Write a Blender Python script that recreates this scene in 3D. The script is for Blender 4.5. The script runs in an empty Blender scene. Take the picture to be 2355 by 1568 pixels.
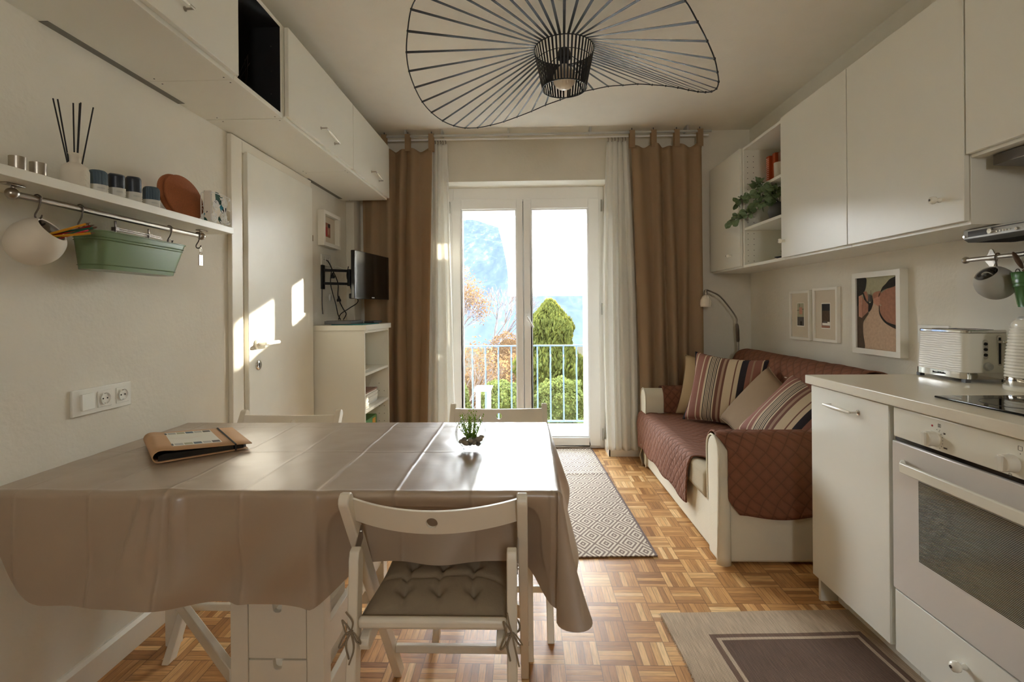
import bpy, bmesh, math, random
from mathutils import Vector, Matrix, Quaternion
from mathutils import noise as mnoise

sc = bpy.context.scene
col = sc.collection
R = math.radians
PI = math.pi
# ------------------------------------------------------------------ camera
W, H, FPX = 2355, 1568, 1150.0
cam_d = bpy.data.cameras.new('camera'); cam_d.sensor_width = 36.0
cam_d.lens = FPX * 36.0 / W
cam_d.shift_y = -72.0 / W
cam_d.clip_start = 0.05; cam_d.clip_end = 2000
cam = bpy.data.objects.new('camera', cam_d); col.objects.link(cam)
cam.matrix_world = (Matrix.Translation((0, 0, 1.2)) @ Matrix.Rotation(0.028, 4, 'Z')
                    @ Matrix.Rotation(R(90), 4, 'X') @ Matrix.Rotation(-0.0085, 4, 'Z'))
sc.camera = cam
# ------------------------------------------------------------------ world, sun, exposure
world = bpy.data.worlds.new('sky'); sc.world = world; world.use_nodes = True
wn = world.node_tree.nodes; wl = world.node_tree.links
bg = wn['Background']
tc = wn.new('ShaderNodeTexCoord'); sp = wn.new('ShaderNodeSeparateXYZ')
rp = wn.new('ShaderNodeValToRGB')
wl.new(tc.outputs['Generated'], sp.inputs[0]); wl.new(sp.outputs['Z'], rp.inputs[0])
rp.color_ramp.elements[0].position = 0.0; rp.color_ramp.elements[0].color = (1.0, 0.97, 0.92, 1)
rp.color_ramp.elements[1].position = 0.6; rp.color_ramp.elements[1].color = (0.80, 0.90, 1.0, 1)
wl.new(rp.outputs[0], bg.inputs['Color'])
bg.inputs['Strength'].default_value = 20.0
SUN_DIR = Vector((1.0, 1.11, 0.40)).normalized()      # towards the sun
sun_d = bpy.data.lights.new('sun', 'SUN'); sun_d.energy = 42.0; sun_d.angle = R(0.6)
sun_d.color = (1.0, 0.90, 0.74)
sun = bpy.data.objects.new('sun', sun_d); col.objects.link(sun)
sun.rotation_euler = SUN_DIR.to_track_quat('Z', 'Y').to_euler()
# daylight portals: the balcony door and an unseen window added behind the camera for fill
def portal(name, loc, rot, sx, sy):
    d = bpy.data.lights.new(name, 'AREA'); d.shape = 'RECTANGLE'; d.size = sx; d.size_y = sy
    d.cycles.is_portal = True
    o = bpy.data.objects.new(name, d); col.objects.link(o); o.location = loc; o.rotation_euler = rot
portal('door_daylight', (0, 4.50, 1.13), (R(-90), 0, 0), 1.3, 2.2)
portal('rear_fill_portal', (0.35, -1.82, 1.85), (R(90), 0, 0), 0.34, 0.5)
sc.view_settings.view_transform = 'Standard'; sc.view_settings.look = 'None'
sc.view_settings.gamma = 1.0; sc.view_settings.exposure = 1.22
sc.view_settings.use_curve_mapping = False
sc.cycles.max_bounces = 10; sc.cycles.diffuse_bounces = 6; sc.cycles.transparent_max_bounces = 24
sc.cycles.glossy_bounces = 4; sc.cycles.transmission_bounces = 8; sc.cycles.sample_clamp_indirect = 6.0
sc.cycles.caustics_reflective = False; sc.cycles.caustics_refractive = False

# ------------------------------------------------------------------ materials
def S(v):   # sRGB 0-255 -> linear
    out = []
    for c in v:
        c /= 255.0
        out.append(c / 12.92 if c <= 0.04045 else ((c + 0.055) / 1.055) ** 2.4)
    return (*out, 1.0)
class NT:
    def __init__(s, name):
        s.m = bpy.data.materials.new(name); s.m.use_nodes = True
        s.t = s.m.node_tree; s.n = s.t.nodes; s.l = s.t.links
        s.b = s.n['Principled BSDF']; s.out = s.n['Material Output']
    def new(s, typ, **kw):
        n = s.n.new('ShaderNode' + typ)
        for k, v in kw.items(): setattr(n, k, v)
        return n
    def link(s, a, b): s.l.new(a, b)
    def val(s, sock, v):
        if hasattr(v, 'links') or hasattr(v, 'is_linked'): s.l.new(v, sock)
        else: sock.default_value = v
    def math(s, op, a, b=None, c=None):
        n = s.new('Math', operation=op); s.val(n.inputs[0], a)
        if b is not None: s.val(n.inputs[1], b)
        if c is not None: s.val(n.inputs[2], c)
        return n.outputs[0]
    def coord(s, kind='Object'):
        tc = s.new('TexCoord'); return tc.outputs[kind]
    def xyz(s, v):
        n = s.new('SeparateXYZ'); s.link(v, n.inputs[0]); return n.outputs
    def noise(s, vec, scale, detail=3.0, rough=0.5):
        n = s.new('TexNoise'); n.inputs['Scale'].default_value = scale
        n.inputs['Detail'].default_value = detail; n.inputs['Roughness'].default_value = rough
        s.link(vec, n.inputs['Vector']); return n.outputs['Fac']
    def mapping(s, vec, scale=(1, 1, 1), rot=(0, 0, 0), loc=(0, 0, 0)):
        n = s.new('Mapping'); n.inputs['Scale'].default_value = scale
        n.inputs['Rotation'].default_value = rot; n.inputs['Location'].default_value = loc
        s.link(vec, n.inputs['Vector']); return n.outputs[0]
    def ramp(s, fac, stops, interp='LINEAR'):
        n = s.new('ValToRGB'); r = n.color_ramp; r.interpolation = interp
        while len(r.elements) < len(stops): r.elements.new(0.5)
        for e, (p, c) in zip(r.elements, stops): e.position = p; e.color = c
        s.link(fac, n.inputs[0]); return n.outputs[0]
    def mix(s, fac, a, b, mode='MIX'):
        n = s.new('Mix', data_type='RGBA', blend_type=mode)
        s.val(n.inputs[0], fac); s.val(n.inputs[6], a); s.val(n.inputs[7], b); return n.outputs[2]
    def bump(s, h, strength=0.3, dist=0.01, normal=None):
        n = s.new('Bump'); n.inputs['Strength'].default_value = strength
        n.inputs['Distance'].default_value = dist; s.link(h, n.inputs['Height'])
        if normal is not None: s.link(normal, n.inputs['Normal'])
        s.link(n.outputs[0], s.b.inputs['Normal']); return n.outputs[0]
def simple(name, rgb, rough=0.5, metal=0.0, noise_amt=0.04, noise_scale=8.0, bump=0.0, bscale=60.0, coat=0.0, spec=0.5):
    m = NT(name); c = S(rgb); v = m.coord()
    lo = tuple(x * (1 - noise_amt) for x in c[:3]) + (1,); hi = tuple(min(1, x * (1 + noise_amt)) for x in c[:3]) + (1,)
    f = m.noise(v, noise_scale)
    m.link(m.mix(f, lo, hi), m.b.inputs['Base Color'])
    m.b.inputs['Roughness'].default_value = rough; m.b.inputs['Metallic'].default_value = metal
    m.b.inputs['Specular IOR Level'].default_value = spec
    if coat: m.b.inputs['Coat Weight'].default_value = coat
    if bump: m.bump(m.noise(v, bscale, 4.0), bump, 0.003)
    return m.m
M = {}
M['wall'] = simple('rough_plaster', (228, 223, 209), 0.92, bump=0.55, bscale=55, spec=0.2)
M['ceiling'] = simple('ceiling_paint', (238, 232, 218), 0.92, bump=0.25, bscale=70, spec=0.2)
M['trim'] = simple('white_gloss_trim', (236, 230, 214), 0.35)
M['lam'] = simple('white_laminate', (230, 228, 216), 0.33, noise_amt=0.015)
M['lam_in'] = simple('white_laminate_inner', (226, 218, 200), 0.45, noise_amt=0.015)
M['door'] = simple('painted_door', (240, 238, 226), 0.38, bump=0.08, bscale=30)
M['pvc'] = simple('white_window_frame', (252, 252, 250), 0.3, noise_amt=0.01)
M['black'] = simple('matt_black', (14, 14, 15), 0.55, noise_amt=0.1)
M['blackgloss'] = simple('gloss_black', (8, 8, 10), 0.12)
M['tvscreen'] = simple('screen_black', (10, 9, 9), 0.10)
M['darkin'] = simple('dark_interior', (12, 12, 14), 0.8)
M['steel'] = simple('brushed_steel', (170, 162, 150), 0.3, metal=1.0, noise_amt=0.15, noise_scale=40)
M['darksteel'] = simple('dark_steel', (110, 102, 94), 0.35, metal=1.0, noise_amt=0.2)
M['chrome'] = simple('chrome', (215, 212, 205), 0.08, metal=1.0)
M['wpaint'] = simple('white_painted_wood', (226, 216, 196), 0.38, bump=0.1, bscale=40)
M['potw'] = simple('white_stoneware', (214, 206, 190), 0.7, bump=0.1, bscale=80)
M['potg'] = simple('grey_stoneware', (176, 172, 162), 0.7, bump=0.1, bscale=80)
M['greenbox'] = simple('sage_green_enamel', (104, 124, 86), 0.25, noise_amt=0.05)
M['greenbucket'] = simple('green_enamel', (58, 104, 46), 0.25, noise_amt=0.05)
M['cork'] = simple('cork', (150, 86, 48), 0.85, noise_amt=0.3, noise_scale=220, bump=0.3, bscale=300)
M['frame'] = simple('white_picture_frame', (238, 234, 222), 0.4)
M['mat'] = simple('picture_mat', (212, 200, 178), 0.9)
M['porc'] = simple('white_porcelain', (240, 236, 222), 0.15)
M['kraft'] = simple('kraft_cardboard', (188, 148, 108), 0.8, noise_amt=0.06, noise_scale=30)
M['rubber'] = simple('black_elastic', (16, 15, 14), 0.7)
M['paper'] = simple('paper', (226, 222, 208), 0.85)
M['teal'] = simple('teal_plastic', (20, 120, 122), 0.4)
M['socket'] = simple('white_switch_plastic', (234, 232, 222), 0.25, noise_amt=0.01)
M['hole'] = simple('dark_hole', (40, 36, 32), 0.8)
M['greyvent'] = simple('grey_vent_recess', (120, 116, 106), 0.6)
M['wood'] = simple('spoon_wood', (104, 76, 52), 0.6, noise_amt=0.15)
M['stone'] = simple('pebble', (150, 140, 122), 0.75, noise_amt=0.35, noise_scale=60, bump=0.2)
M['stone2'] = simple('pebble_dark', (104, 98, 88), 0.75, noise_amt=0.35, noise_scale=60, bump=0.2)
M['candle_dk'] = simple('navy_wax', (30, 38, 50), 0.35)
M['candle_bl'] = simple('slate_blue_wax', (74, 92, 104), 0.6)
M['label'] = simple('label_paper', (206, 204, 196), 0.6)
M['ink'] = simple('ink_grey', (60, 62, 66), 0.6)
M['vase'] = simple('grey_vase', (86, 86, 84), 0.75)
M['upholster'] = simple('cream_slipcover', (222, 214, 192), 0.9, bump=0.25, bscale=150)
M['seatfab'] = simple('beige_seat_cover', (176, 162, 134), 0.9, bump=0.25, bscale=150)
M['taupe'] = simple('taupe_cotton', (152, 128, 100), 0.9, bump=0.3, bscale=60)
M['beigecush'] = simple('beige_cotton', (184, 160, 122), 0.9, bump=0.3, bscale=60)
M['padfab'] = simple('olive_taupe_pad', (138, 122, 98), 0.9, bump=0.3, bscale=120)
M['pole'] = simple('balcony_rail_blue', (30, 50, 70), 0.5)
M['outwhite'] = simple('outdoor_white', (240, 240, 236), 0.7)
M['slab'] = simple('balcony_concrete', (232, 230, 224), 0.85, noise_amt=0.1)
M['bark'] = simple('bark', (52, 42, 36), 0.9)
M['hob'] = simple('hob_glass', (8, 12, 13), 0.04)
M['bulb'] = simple('opal_bulb', (236, 226, 208), 0.12)
M['counter'] = simple('cream_worktop', (222, 214, 194), 0.28, noise_amt=0.03, noise_scale=60)
M['grey'] = simple('grey_plastic', (92, 92, 92), 0.5)
M['silver'] = simple('silver_plastic', (190, 190, 184), 0.3, metal=0.15)
M['red'] = simple('red_paint', (176, 34, 30), 0.45)
M['pink'] = simple('pink_paint', (206, 66, 92), 0.45)
M['yellow'] = simple('yellow_paint', (190, 132, 22), 0.45)
M['dgreen'] = simple('dark_green_paint', (24, 84, 60), 0.45)
M['pgreen'] = simple('green_box_print', (60, 110, 44), 0.6)
M['orange'] = simple('orange_cover', (186, 84, 40), 0.5)
M['brownbook'] = simple('brown_cover', (150, 112, 92), 0.6)
M['cable_w'] = simple('white_cable', (220, 214, 200), 0.5)
M['leafg'] = simple('eucalyptus_leaf', (104, 124, 84), 0.6, noise_amt=0.4, noise_scale=50)
M['oven'] = simple('oven_white_enamel', (206, 200, 192), 0.2, noise_amt=0.01)
M['ovenpanel'] = simple('oven_panel_enamel', (224, 221, 206), 0.25, noise_amt=0.01, bump=0.05, bscale=400)
M['inkdk'] = simple('dark_ink', (26, 22, 20), 0.7)
M['ptgsky'] = simple('paint_pale_green', (172, 168, 138), 0.9, noise_amt=0.15, noise_scale=60)
M['ptgpath'] = simple('paint_sand', (192, 164, 138), 0.9, noise_amt=0.25, noise_scale=70)
M['ptgbrown'] = simple('paint_brown', (84, 66, 50), 0.9, noise_amt=0.35, noise_scale=80)
M['ptgrust'] = simple('paint_rust', (166, 118, 94), 0.9, noise_amt=0.3, noise_scale=60)
M['ptgdk'] = simple('paint_dark', (42, 36, 28), 0.9, noise_amt=0.4, noise_scale=80)
M['ptggrey'] = simple('paint_grey', (96, 90, 84), 0.9, noise_amt=0.2, noise_scale=80)
M['ptgpink'] = simple('paint_pink', (190, 140, 116), 0.9, noise_amt=0.25, noise_scale=80)

def glass(name, tint=(1, 1, 1, 1), gl=0.06, rough=0.0, k=0.75):
    m = NT(name); m.n.remove(m.b)
    tr = m.new('BsdfTransparent'); tr.inputs[0].default_value = tint
    g = m.new('BsdfGlossy'); g.inputs['Roughness'].default_value = rough
    lw = m.new('LayerWeight'); lw.inputs[0].default_value = 0.35 if k > .5 else 0.15
    f = m.math('MULTIPLY_ADD', lw.outputs['Fresnel'], k, gl)
    mx = m.new('MixShader'); m.link(f, mx.inputs[0]); m.link(tr.outputs[0], mx.inputs[1]); m.link(g.outputs[0], mx.inputs[2])
    m.link(mx.outputs[0], m.out.inputs[0]); return m.m
M['glass'] = glass('window_glass', (0.97, 0.985, 1, 1), 0.02)
M['bowl'] = glass('clear_bowl_glass', (0.985, 0.99, 0.985, 1), 0.02, k=0.5)
def cloth_trans(name, rgb, trans=0.35, alpha=0.0, scale=(400, 400, 60), tcol=None, var=0.1):
    m = NT(name); v = m.coord(); c = S(rgb); m.n.remove(m.b)
    f = m.noise(m.mapping(v, scale), 1.0, 3)
    colr = m.mix(f, tuple(x * (1 - var) for x in c[:3]) + (1,), tuple(min(1, x * (1 + var)) for x in c[:3]) + (1,))
    d = m.new('BsdfDiffuse'); t = m.new('BsdfTranslucent')
    m.link(colr, d.inputs[0]); 
    if tcol: t.inputs[0].default_value = S(tcol)
    else: m.link(colr, t.inputs[0])
    mx = m.new('MixShader'); mx.inputs[0].default_value = trans
    m.link(d.outputs[0], mx.inputs[1]); m.link(t.outputs[0], mx.inputs[2])
    last = mx
    if alpha:
        tr = m.new('BsdfTransparent'); m2 = m.new('MixShader'); m2.inputs[0].default_value = alpha
        m.link(mx.outputs[0], m2.inputs[1]); m.link(tr.outputs[0], m2.inputs[2]); last = m2
    m.link(last.outputs[0], m.out.inputs[0]); return m.m
M['linen'] = cloth_trans('tan_linen_curtain', (174, 152, 122), 0.34, tcol=(214, 166, 110))
M['sheer'] = cloth_trans('white_voile', (255, 252, 242), 0.35, 0.05)
M['awn'] = cloth_trans('white_sheet_fabric', (246, 246, 244), 0.5)
M['leaf_out'] = cloth_trans('conifer_foliage', (48, 52, 24), 0.35, scale=(6, 6, 6), tcol=(86, 84, 34), var=0.7)
M['leaf_bush'] = cloth_trans('bush_foliage', (62, 68, 36), 0.35, scale=(9, 9, 9), tcol=(98, 100, 50), var=0.7)
M['leaf_autumn'] = cloth_trans('autumn_foliage', (62, 48, 34), 0.4, scale=(3, 3, 3), tcol=(84, 64, 42))
M['voile_grey'] = cloth_trans('bowl_plant_leaf', (104, 142, 42), 0.4, scale=(40, 40, 40), tcol=(160, 196, 60), var=0.4)

# parquet: mosaic blocks of five strips
def parquet():
    m = NT('mosaic_parquet'); p = m.coord('Object'); x, y, z = m.xyz(p)
    P = 0.12
    gx = m.math('DIVIDE', m.math('SUBTRACT', x, 0.361), P); gy = m.math('DIVIDE', m.math('SUBTRACT', y, 2.053), P)   # a block corner lies here
    ix = m.math('FLOOR', gx); iy = m.math('FLOOR', gy); fx = m.math('FRACT', gx); fy = m.math('FRACT', gy)
    par = m.math('FLOORED_MODULO', m.math('ADD', m.math('ADD', ix, iy), 1.0), 2.0)
    def sel(a, b):  # par ? a : b
        return m.math('ADD', m.math('MULTIPLY', par, a), m.math('MULTIPLY', m.math('SUBTRACT', 1.0, par), b))
    w = sel(fy, fx); l = sel(fx, fy)
    w5 = m.math('MULTIPLY', w, 5.0); si = m.math('FLOOR', w5); sf = m.math('FRACT', w5)
    cv = m.new('CombineXYZ'); m.link(ix, cv.inputs[0]); m.link(iy, cv.inputs[1]); m.link(si, cv.inputs[2])
    wn_ = m.new('TexWhiteNoise', noise_dimensions='3D'); m.link(cv.outputs[0], wn_.inputs['Vector'])
    cb = m.new('CombineXYZ'); m.link(ix, cb.inputs[0]); m.link(iy, cb.inputs[1]); cb.inputs[2].default_value = 7.3
    wb = m.new('TexWhiteNoise', noise_dimensions='3D'); m.link(cb.outputs[0], wb.inputs['Vector'])
    rnd = m.math('ADD', m.math('MULTIPLY', wn_.outputs['Value'], 0.78), m.math('MULTIPLY', wb.outputs['Value'], 0.22))
    base = m.ramp(rnd, [(0.0, S((150, 103, 58))), (0.3, S((182, 132, 78))), (0.6, S((204, 154, 97))), (0.85, S((224, 181, 124))), (1.0, S((238, 204, 150)))])
    cg = m.new('CombineXYZ'); m.link(m.math('MULTIPLY', w, 5.0), cg.inputs[0])
    m.link(m.math('MULTIPLY', l, 0.45), cg.inputs[1]); m.link(m.math('MULTIPLY', wn_.outputs['Value'], 50.0), cg.inputs[2])
    gr = m.noise(cg.outputs[0], 3.5, 5, 0.6)
    grc = m.ramp(gr, [(0.25, (0.66, 0.62, 0.56, 1)), (0.6, (1.08, 1.06, 1.04, 1))])
    c = m.mix(1.0, base, grc, 'MULTIPLY')
    e1 = m.math('MINIMUM', sf, m.math('SUBTRACT', 1.0, sf)); e2 = m.math('MULTIPLY', m.math('MINIMUM', l, m.math('SUBTRACT', 1.0, l)), 5.0)
    e3 = m.math('MULTIPLY', m.math('MINIMUM', w, m.math('SUBTRACT', 1.0, w)), 4.0)
    edge = m.math('MINIMUM', m.math('ADD', e1, 0.01), m.math('MINIMUM', e2, e3))
    gap = m.ramp(edge, [(0.02, (0.42, 0.38, 0.34, 1)), (0.075, (1, 1, 1, 1))])
    c = m.mix(1.0, c, gap, 'MULTIPLY')
    m.link(c, m.b.inputs['Base Color'])
    sm = m.noise(p, 2.2, 4); rr = m.new('MapRange'); m.link(sm, rr.inputs[0]); rr.inputs[3].default_value = 0.34; rr.inputs[4].default_value = 0.52; m.b.inputs['Specular IOR Level'].default_value = 0.35
    m.link(rr.outputs[0], m.b.inputs['Roughness'])
    m.bump(edge, 0.12, 0.002)
    return m.m
M['parquet'] = parquet()
def rug_diamond():
    m = NT('diamond_weave'); x, y, z = m.xyz(m.coord('Object'))
    u = m.math('SUBTRACT', m.math('FRACT', m.math('ADD', m.math('DIVIDE', x, 0.118), 100.0)), 0.5)
    v = m.math('SUBTRACT', m.math('FRACT', m.math('ADD', m.math('DIVIDE', y, 0.178), 100.0)), 0.5)
    d = m.math('ADD', m.math('ABSOLUTE', u), m.math('ABSOLUTE', v))
    mm = m.math('MINIMUM', d, m.math('SUBTRACT', 1.0, d))
    s = m.math('FRACT', m.math('MULTIPLY', mm, 5.0))
    tri = m.math('ABSOLUTE', m.math('SUBTRACT', s, 0.5))
    c = m.ramp(tri, [(0.20, S((132, 110, 96))), (0.29, S((222, 208, 186)))])
    wv = m.noise(m.mapping(m.coord('Object'), (300, 90, 1)), 1.0, 2)
    c = m.mix(1.0, c, m.ramp(wv, [(0.3, (0.72, 0.72, 0.72, 1)), (0.65, (1.05, 1.05, 1.05, 1))]), 'MULTIPLY')
    ed = m.math('ABSOLUTE', x)
    c = m.mix(m.math('GREATER_THAN', ed, 0.388), c, S((104, 86, 78)))
    m.link(c, m.b.inputs['Base Color']); m.b.inputs['Roughness'].default_value = 0.95
    m.bump(m.math('ADD', tri, m.math('MULTIPLY', wv, 0.4)), 0.5, 0.004); return m.m
M['rugd'] = rug_diamond()
RUGK_W, RUGK_L = 0.83, 1.5
def rug_border():
    m = NT('bordered_weave'); x, y, z = m.xyz(m.coord('Object'))
    dx = m.math('SUBTRACT', RUGK_W / 2, m.math('ABSOLUTE', x)); dy = m.math('SUBTRACT', RUGK_L / 2, m.math('ABSOLUTE', y))
    d = m.math('DIVIDE', m.math('MINIMUM', dx, dy), 0.5)
    lt, md, dk = S((190, 168, 142)), S((116, 90, 72)), S((104, 80, 64))
    c = m.ramp(d, [(0.0, lt), (0.268, md), (0.305, lt), (0.335, dk)], 'CONSTANT')
    w1 = m.math('SINE', m.math('MULTIPLY', m.math('ADD', x, m.math('MULTIPLY', y, 0.5)), 900.0))
    w2 = m.math('SINE', m.math('MULTIPLY', m.math('SUBTRACT', y, m.math('MULTIPLY', x, 0.5)), 700.0))
    w = m.math('MULTIPLY', w1, w2)
    st = m.noise(m.mapping(m.coord('Object'), (260, 12, 1)), 1.0, 3)
    f = m.math('ADD', m.math('MULTIPLY', w, 0.35), st)
    c = m.mix(1.0, c, m.ramp(f, [(0.2, (0.55, 0.55, 0.55, 1)), (0.8, (1.25, 1.22, 1.2, 1))]), 'MULTIPLY')
    m.link(c, m.b.inputs['Base Color']); m.b.inputs['Roughness'].default_value = 0.95
    m.bump(f, 0.5, 0.003); return m.m
M['rugk'] = rug_border()
def quilt():
    m = NT('quilted_brown_fabric'); v = m.coord('UV'); x, y, z = m.xyz(v)
    a = m.math('ABSOLUTE', m.math('SINE', m.math('MULTIPLY', m.math('ADD', x, y), PI / 0.070)))
    b = m.math('ABSOLUTE', m.math('SINE', m.math('MULTIPLY', m.math('SUBTRACT', x, y), PI / 0.070)))
    q = m.math('POWER', m.math('MINIMUM', a, b), 0.45)
    wr = m.noise(m.mapping(v, (1, 1, 1)), 42.0, 3)
    h = m.math('ADD', q, m.math('MULTIPLY', wr, 1.1))
    c = m.ramp(q, [(0.0, S((70, 43, 29))), (0.3, S((116, 75, 53))), (1.0, S((128, 83, 60)))])
    m.link(c, m.b.inputs['Base Color']); m.b.inputs['Roughness'].default_value = 0.8
    m.b.inputs['Specular IOR Level'].default_value = 0.25
    m.bump(h, 0.6, 0.008); return m.m
M['quilt'] = quilt()
def stripes():
    m = NT('striped_cotton'); x, y, z = m.xyz(m.coord('Object'))
    f = m.math('ADD', m.math('DIVIDE', x, 0.50), 0.5)
    cr, pk, br, nv, tp = S((206, 188, 158)), S((146, 98, 84)), S((116, 76, 62)), S((38, 32, 38)), S((168, 140, 116))
    st = [(0.0, nv), (0.035, pk), (0.06, cr), (0.075, pk), (0.17, cr), (0.185, pk), (0.235, cr)]
    p = 0.265
    for i in range(6): st += [(p, nv), (p + 0.009, cr)]; p += 0.021
    st += [(0.40, br), (0.44, tp), (0.47, br), (0.50, cr), (0.60, br), (0.615, cr), (0.665, nv), (0.745, pk), (0.80, tp), (0.82, pk), (0.9, cr), (0.915, nv)]
    # a ramp holds 32 stops
    st = st[:31]
    c = m.ramp(f, st, 'CONSTANT')
    m.link(c, m.b.inputs['Base Color']); m.b.inputs['Roughness'].default_value = 0.85
    m.bump(m.noise(m.coord(), 18, 3), 0.4, 0.01); return m.m
M['stripe'] = stripes()
def tablecloth_mat():
    m = NT('satin_coated_tablecloth'); v = m.coord('Object')
    c = S((163, 142, 119)); f = m.noise(v, 3.0, 4)
    m.link(m.mix(f, tuple(x * 0.94 for x in c[:3]) + (1,), tuple(min(1, x * 1.06) for x in c[:3]) + (1,)), m.b.inputs['Base Color'])
    m.b.inputs['Roughness'].default_value = 0.45; m.b.inputs['Specular IOR Level'].default_value = 0.8; m.b.inputs['Coat Weight'].default_value = 0.8; m.b.inputs['Coat Roughness'].default_value = 0.30
    m.bump(m.noise(m.mapping(v, (2.6, 4.2, 2.6)), 1.6, 3, 0.5), 0.16, 0.03); return m.m
M['tcloth'] = tablecloth_mat()
def mountain_mat():
    m = NT('forested_slope_in_haze'); v = m.coord('Object')
    f = m.noise(m.mapping(v, (0.30, 0.03, 0.16)), 1.0, 8, 0.72)
    c = m.ramp(f, [(0.38, S((34, 40, 51))), (0.56, S((40, 46, 56))), (0.70, S((62, 64, 66)))])
    m.link(c, m.b.inputs['Base Color']); m.b.inputs['Roughness'].default_value = 1.0
    m.b.inputs['Specular IOR Level'].default_value = 0.0
    return m.m
M['mount'] = mountain_mat()
M['ground'] = simple('meadow', (36, 34, 28), 0.95, noise_amt=0.3, noise_scale=1.5, spec=0.0)
def oven_window():
    m = NT('striped_oven_glass'); x, y, z = m.xyz(m.coord('Object'))
    s = m.math('FRACT', m.math('MULTIPLY', z, 1 / 0.0042))
    c = m.mix(m.math('GREATER_THAN', s, 0.55), S((10, 10, 10)), S((150, 148, 140)))
    m.link(c, m.b.inputs['Base Color']); m.b.inputs['Roughness'].default_value = 0.12; return m.m
M['ovenwin'] = oven_window()
def napkin():
    m = NT('floral_print'); v = m.coord('Object')
    n = m.new('TexVoronoi'); n.inputs['Scale'].default_value = 38; m.link(v, n.inputs['Vector'])
    c = m.ramp(m.xyz(n.outputs['Color'])[0], [(0, S((236, 230, 216))), (0.5, S((44, 84, 70))), (0.62, S((236, 230, 216))), (0.72, S((178, 52, 66))), (0.8, S((30, 44, 60))), (0.9, S((40, 130, 150)))], 'CONSTANT')
    m.link(c, m.b.inputs['Base Color']); m.b.inputs['Roughness'].default_value = 0.8; return m.m
M['napkin'] = napkin()
def backsplash():
    return simple('kitchen_wall_panel', (228, 223, 209), 0.7, noise_amt=0.01)
M['panel'] = backsplash()
M['rearwall'] = simple('muted_rear_wall', (206, 196, 178), 0.7)
M['kwhite'] = simple('appliance_white_gloss', (226, 222, 208), 0.12, noise_amt=0.01)

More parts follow.
